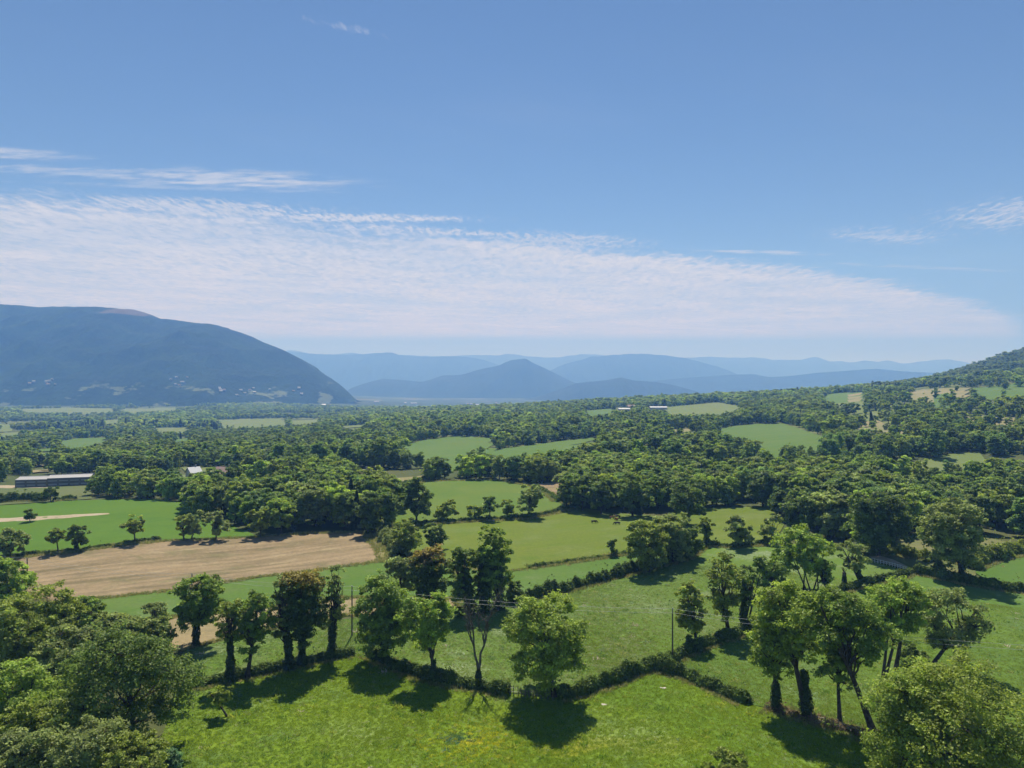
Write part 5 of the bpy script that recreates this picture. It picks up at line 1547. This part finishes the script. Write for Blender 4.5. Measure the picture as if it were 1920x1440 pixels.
def cow(bx, by, rz, hide, label, graze):
    g = ground_at(bx, by)
    J = [(0, 0, .98, .34), (-.55, 0, 1.0, .34), (-.95, 0, 1.05, .27), (.5, 0, 1.0, .36), (.85, 0, 1.08, .28)]
    E_ = [(0, 1), (1, 2), (0, 3), (3, 4)]
    if graze: J += [(1.15, 0, .85, .19), (1.35, 0, .5, .14), (1.45, 0, .3, .12), (1.55, 0, .12, .085)]
    else: J += [(1.12, 0, 1.28, .19), (1.35, 0, 1.42, .15), (1.55, 0, 1.36, .13), (1.75, 0, 1.25, .09)]
    E_ += [(4, 5), (5, 6), (6, 7), (7, 8)]
    for sx, fr in ((.62, 3), (-.72, 1)):
        for sg in (-1, 1):
            i = len(J)
            J += [(sx, sg * .2, .68, .16), (sx + (.02 if sx > 0 else -.10), sg * .2, .38, .08), (sx + .02, sg * .2, .08, .065), (sx + .05, sg * .2, .0, .075)]
            E_ += [(fr, i), (i, i + 1), (i + 1, i + 2), (i + 2, i + 3)]
    i = len(J); J += [(-1.12, 0, 1.05, .05), (-1.2, 0, .75, .03), (-1.2, 0, .45, .05)]; E_ += [(2, i), (i, i + 1), (i + 1, i + 2)]
    me = bpy.data.meshes.new('cow'); me.from_pydata([j[:3] for j in J], E_, []); 
    o = obj('cow', me, None, g, M_COWS[hide]); o.rotation_euler.z = rz
    sk = o.modifiers.new('skin', 'SKIN')
    for v, j in zip(me.skin_vertices[0].data, J): v.radius = (j[3], j[3] * (.9))
    me.skin_vertices[0].data[0].use_root = True
    sb = o.modifiers.new('smooth', 'SUBSURF'); sb.levels = sb.render_levels = 1
    hx, hz = (1.38, .48) if graze else (1.42, 1.5)
    mb = MB()
    for sg in (-1, 1): mb.add(*tube(np.array([[hx, sg * .12, hz], [hx, sg * .26, hz + .08], [hx + .08, sg * .3, hz + .2]]), [.03, .022, .008], 5))
    obj('horns', mb.mesh('horns'), o, None, M_HORN)
    mb = MB()
    for sg in (-1, 1): mb.add(*tube(np.array([[hx - .05, sg * .1, hz - .03], [hx - .08, sg * .24, hz - .06], [hx - .08, sg * .34, hz - .1]]), [.05, .07, .02], 5))
    obj('ears', mb.mesh('ears'), o, None, M_COWS[hide])
    tag(o, label, 'cow', 'cattle in the yellow-green pasture')


cow(1114, 982, 0.1, 'black', 'dark cow grazing apart from the herd in the open pasture', True)
cow(1157, 985, 3.1, 'black', 'dark cow grazing lowest of the herd by the shade tree', True)
cow(1156, 977, 1.9, 'reddish-brown', 'reddish-brown cow just above the lowest dark cow', True)
cow(1148, 974, 0.3, 'reddish-brown', 'reddish-brown cow broadside at the west of the shade', False)
cow(1158, 972, 2.6, 'dark brown', 'brown cow standing in the shade of the spreading tree', False)

# ------------------------------------------------------------------ pale stones and the trough on the middle hedge
for k, (px, py, w, lab) in enumerate([(1133, 1322, 1.1, 'flat pale stone in the near pasture beside the round tree shadow'), (1245, 1291, 1.3, 'flat pale stone in the grass below the hedge spur'),
                                      (1245, 1282, .6, 'small pale stone against the hedge spur'), (1582, 1346, .9, 'pale stone behind the thin pale trunk')]):
    g = ground_at(px, py); bm = bmesh.new()
    bmesh.ops.create_icosphere(bm, subdivisions=2, radius=1.0)
    r = np.random.default_rng(k)
    for v in bm.verts:
        v.co.x *= w * .6; v.co.y *= w * .45; v.co.z *= w * .16
        v.co += Vector(r.normal(size=3) * .04 * w)
    o = bm_obj('stone', bm, M_STONE, None, g); o.rotation_euler.z = -.4; tag(o, lab, 'stone')
for k, (px, py, lab) in enumerate([(921, 978, 'pale water trough on the middle hedge below the thin tree'), (968, 975, 'pale water trough on the middle hedge near the tall pale tree')]):
    g = ground_at(px, py); bm = bmesh.new()
    add_box(bm, (0, 0, .3), (2.6, 1.0, .6))
    f = max(bm.faces, key=lambda f: f.calc_center_median().z)
    r = bmesh.ops.inset_region(bm, faces=[f], thickness=.1); f = max(bm.faces, key=lambda f: f.calc_center_median().z * 10 + f.calc_area())
    bmesh.ops.translate(bm, verts=f.verts[:], vec=(0, 0, -.3))
    o = bm_obj('water_trough', bm, M_ROOFWHITE, None, g); tag(o, lab, 'trough', 'water troughs on the middle hedge')

# ------------------------------------------------------------------ grass of the near pastures
def build_grass():
    rng = np.random.default_rng(4)
    gcol = bpy.data.collections.new('grass_kinds')
    m = leaf_material('grass_blades', .0, .95, .88, 1.18)
    for k in range(6):
        n = 16
        a = rng.uniform(0, 6.28, n); r = rng.uniform(0, .22, n); h = rng.uniform(.10, .26, n); ln = rng.uniform(.05, .2, n); d = rng.uniform(0, 6.28, n)
        b = np.stack([r * np.cos(a), r * np.sin(a), np.full(n, -.02)], -1)
        w = np.stack([-np.sin(d), np.cos(d), np.zeros(n)], -1) * .035
        tip = b + np.stack([np.cos(d) * ln, np.sin(d) * ln, h], -1)
        V = np.stack([b - w, b + w, tip], 1).reshape(-1, 3)
        o = bpy.data.objects.new('grass_tuft_%d' % k, mesh_np('grass_tuft', V, np.arange(n * 3).reshape(n, 3), False, rng.random(n), [m])); gcol.objects.link(o)
    N = 270000
    th = rng.uniform(-.78, .78, N); r = np.sqrt(rng.uniform(78 ** 2, 195 ** 2, N))
    x, y = r * np.sin(th), r * np.cos(th); z = height(x, y); px, py = proj(x, y, z)
    nz = fbm(x * .12, y * .12, 3, 4) + rng.normal(0, .35, N)
    big = fbm(x * .03, y * .03, 8, 4)
    pol = [np.array(NEAR_FIELDS[i][2], float) for i in (0, 1, 2)]
    w = [in_poly(px, py, p) for p in pol]
    ok = (w[0] | w[1] | w[2])
    i = np.nonzero(ok)[0]; n = len(i)
    g = 1.08 * np.where(w[0][:, None], np.array([.100, .158, .018]), np.where(w[1][:, None], np.array([.100, .152, .036]), np.array([.090, .140, .032])))
    k = np.clip(.5 + .6 * big + .15 * nz, 0, 1)[:, None]
    g = g * (np.array([.80, .86, 1.35]) * (1 - k) + np.array([1.32, 1.16, .85]) * k) * rng.uniform(.88, 1.12, (N, 1))
    dY = np.exp(-(((x - ygp[0]) / 5.5) ** 2 + ((y - ygp[1]) / 5.0) ** 2))
    flo = rng.random(N) < dY * .55
    g[flo] = np.array([.36, .34, .02]) * rng.uniform(.6, 1.2, (flo.sum(), 1))
    dW = np.exp(-(((x - ygp[0] + 1.5) / 2.6) ** 2 + ((y - ygp[1] - 1.0) / 2.2) ** 2)); wd = rng.random(N) < dW * .7
    g[wd] = np.array([.045, .10, .045])
    pale = (rng.random(N) < .05 + .12 * (big > .2)) & w[1] | (rng.random(N) < .03)
    g[pale] = np.array([.24, .25, .13])
    x, y, z, g, nz = x[i], y[i], z[i], g[i], nz[i]
    s = rng.uniform(.45, 1.0, n) * (1 + .35 * np.clip(nz, 0, 1.5)); tall = np.full(n, .8)
    wd = rng.random(n) < .014; s[wd] *= rng.uniform(1.6, 2.6, wd.sum()); g[wd] *= np.where(rng.random((wd.sum(), 1)) < .6, np.array([.55, .75, .8]), np.array([1.7, 1.35, 2.2]))
    # longer, drier grass left standing along the hedges and field edges
    ex = []
    for L, wid in HEDGE_LINES:
        seg = np.linalg.norm(np.diff(L[:, :2], axis=0), axis=1); cum = np.concatenate([[0], np.cumsum(seg)]); m = int(min(2500, cum[-1] * 16))
        q = rng.random(m) * cum[-1]; o_ = (wid * .5 + np.abs(rng.normal(0, .7, m))) * rng.choice([-1, 1], m)
        tx, ty = np.interp(q, cum, np.gradient(L[:, 0], cum)), np.interp(q, cum, np.gradient(L[:, 1], cum))
        ex.append(np.stack([np.interp(q, cum, L[:, 0]) - ty * o_, np.interp(q, cum, L[:, 1]) + tx * o_, np.full(m, np.median(L[:, 1]))], -1))
    for k in (3, 4, 5, 6, 12, 13):
        b = np.array(poly_xy(NEAR_FIELDS[k][2], 12)); b = np.concatenate([b, b[:1]]); seg = np.linalg.norm(np.diff(b, axis=0), axis=1)
        cum = np.concatenate([[0], np.cumsum(seg)]); m = int(min(3500, cum[-1] * 5)); q = rng.random(m) * cum[-1]
        ex.append(np.stack([np.interp(q, cum, b[:, 0]) + rng.normal(0, .5, m), np.interp(q, cum, b[:, 1]) + rng.normal(0, .5, m), np.interp(q, cum, b[:, 1])], -1))
    ex = np.concatenate(ex); m = len(ex)
    dry = rng.random((m, 1)) ** 1.5
    ge = np.array([.105, .135, .036]) * (1 - dry) + np.array([.26, .215, .10]) * dry
    x = np.concatenate([x, ex[:, 0]]); y = np.concatenate([y, ex[:, 1]]); z = np.concatenate([z, height(ex[:, 0], ex[:, 1])])
    g = np.concatenate([g, ge]); s = np.concatenate([s, rng.uniform(1.3, 2.6, m) * np.clip(ex[:, 2] / 170, .8, 1.6)]); tall = np.concatenate([tall, np.full(m, 1.25)])
    n = len(x)
    me = bpy.data.meshes.new('grass'); me.vertices.add(n); org = np.array([0, 130, 0.])
    me.vertices.foreach_set('co', (np.stack([x, y, z + .10], -1) - org).astype(np.float32).ravel())
    me.attributes.new('pick', 'INT', 'POINT').data.foreach_set('value', rng.integers(0, 6, n).astype(np.int32))
    w_ = np.where(tall > 1, 1.0, 1.6)
    me.attributes.new('scl', 'FLOAT_VECTOR', 'POINT').data.foreach_set('vector', np.stack([s * w_, s * w_, s * tall], -1).astype(np.float32).ravel())
    rot = np.zeros((n, 3), np.float32); rot[:, 2] = rng.uniform(0, 6.28, n)
    me.attributes.new('rot', 'FLOAT_VECTOR', 'POINT').data.foreach_set('vector', rot.ravel())
    me.attributes.new('tint', 'FLOAT_COLOR', 'POINT').data.foreach_set('color', np.concatenate([g, np.ones((n, 1))], 1).astype(np.float32).ravel())
    o = obj('grass', me, None, org); tag(o, 'tufted grass of the near pastures', None, None, 'stuff')
    scatter(o, gcol)


build_grass()
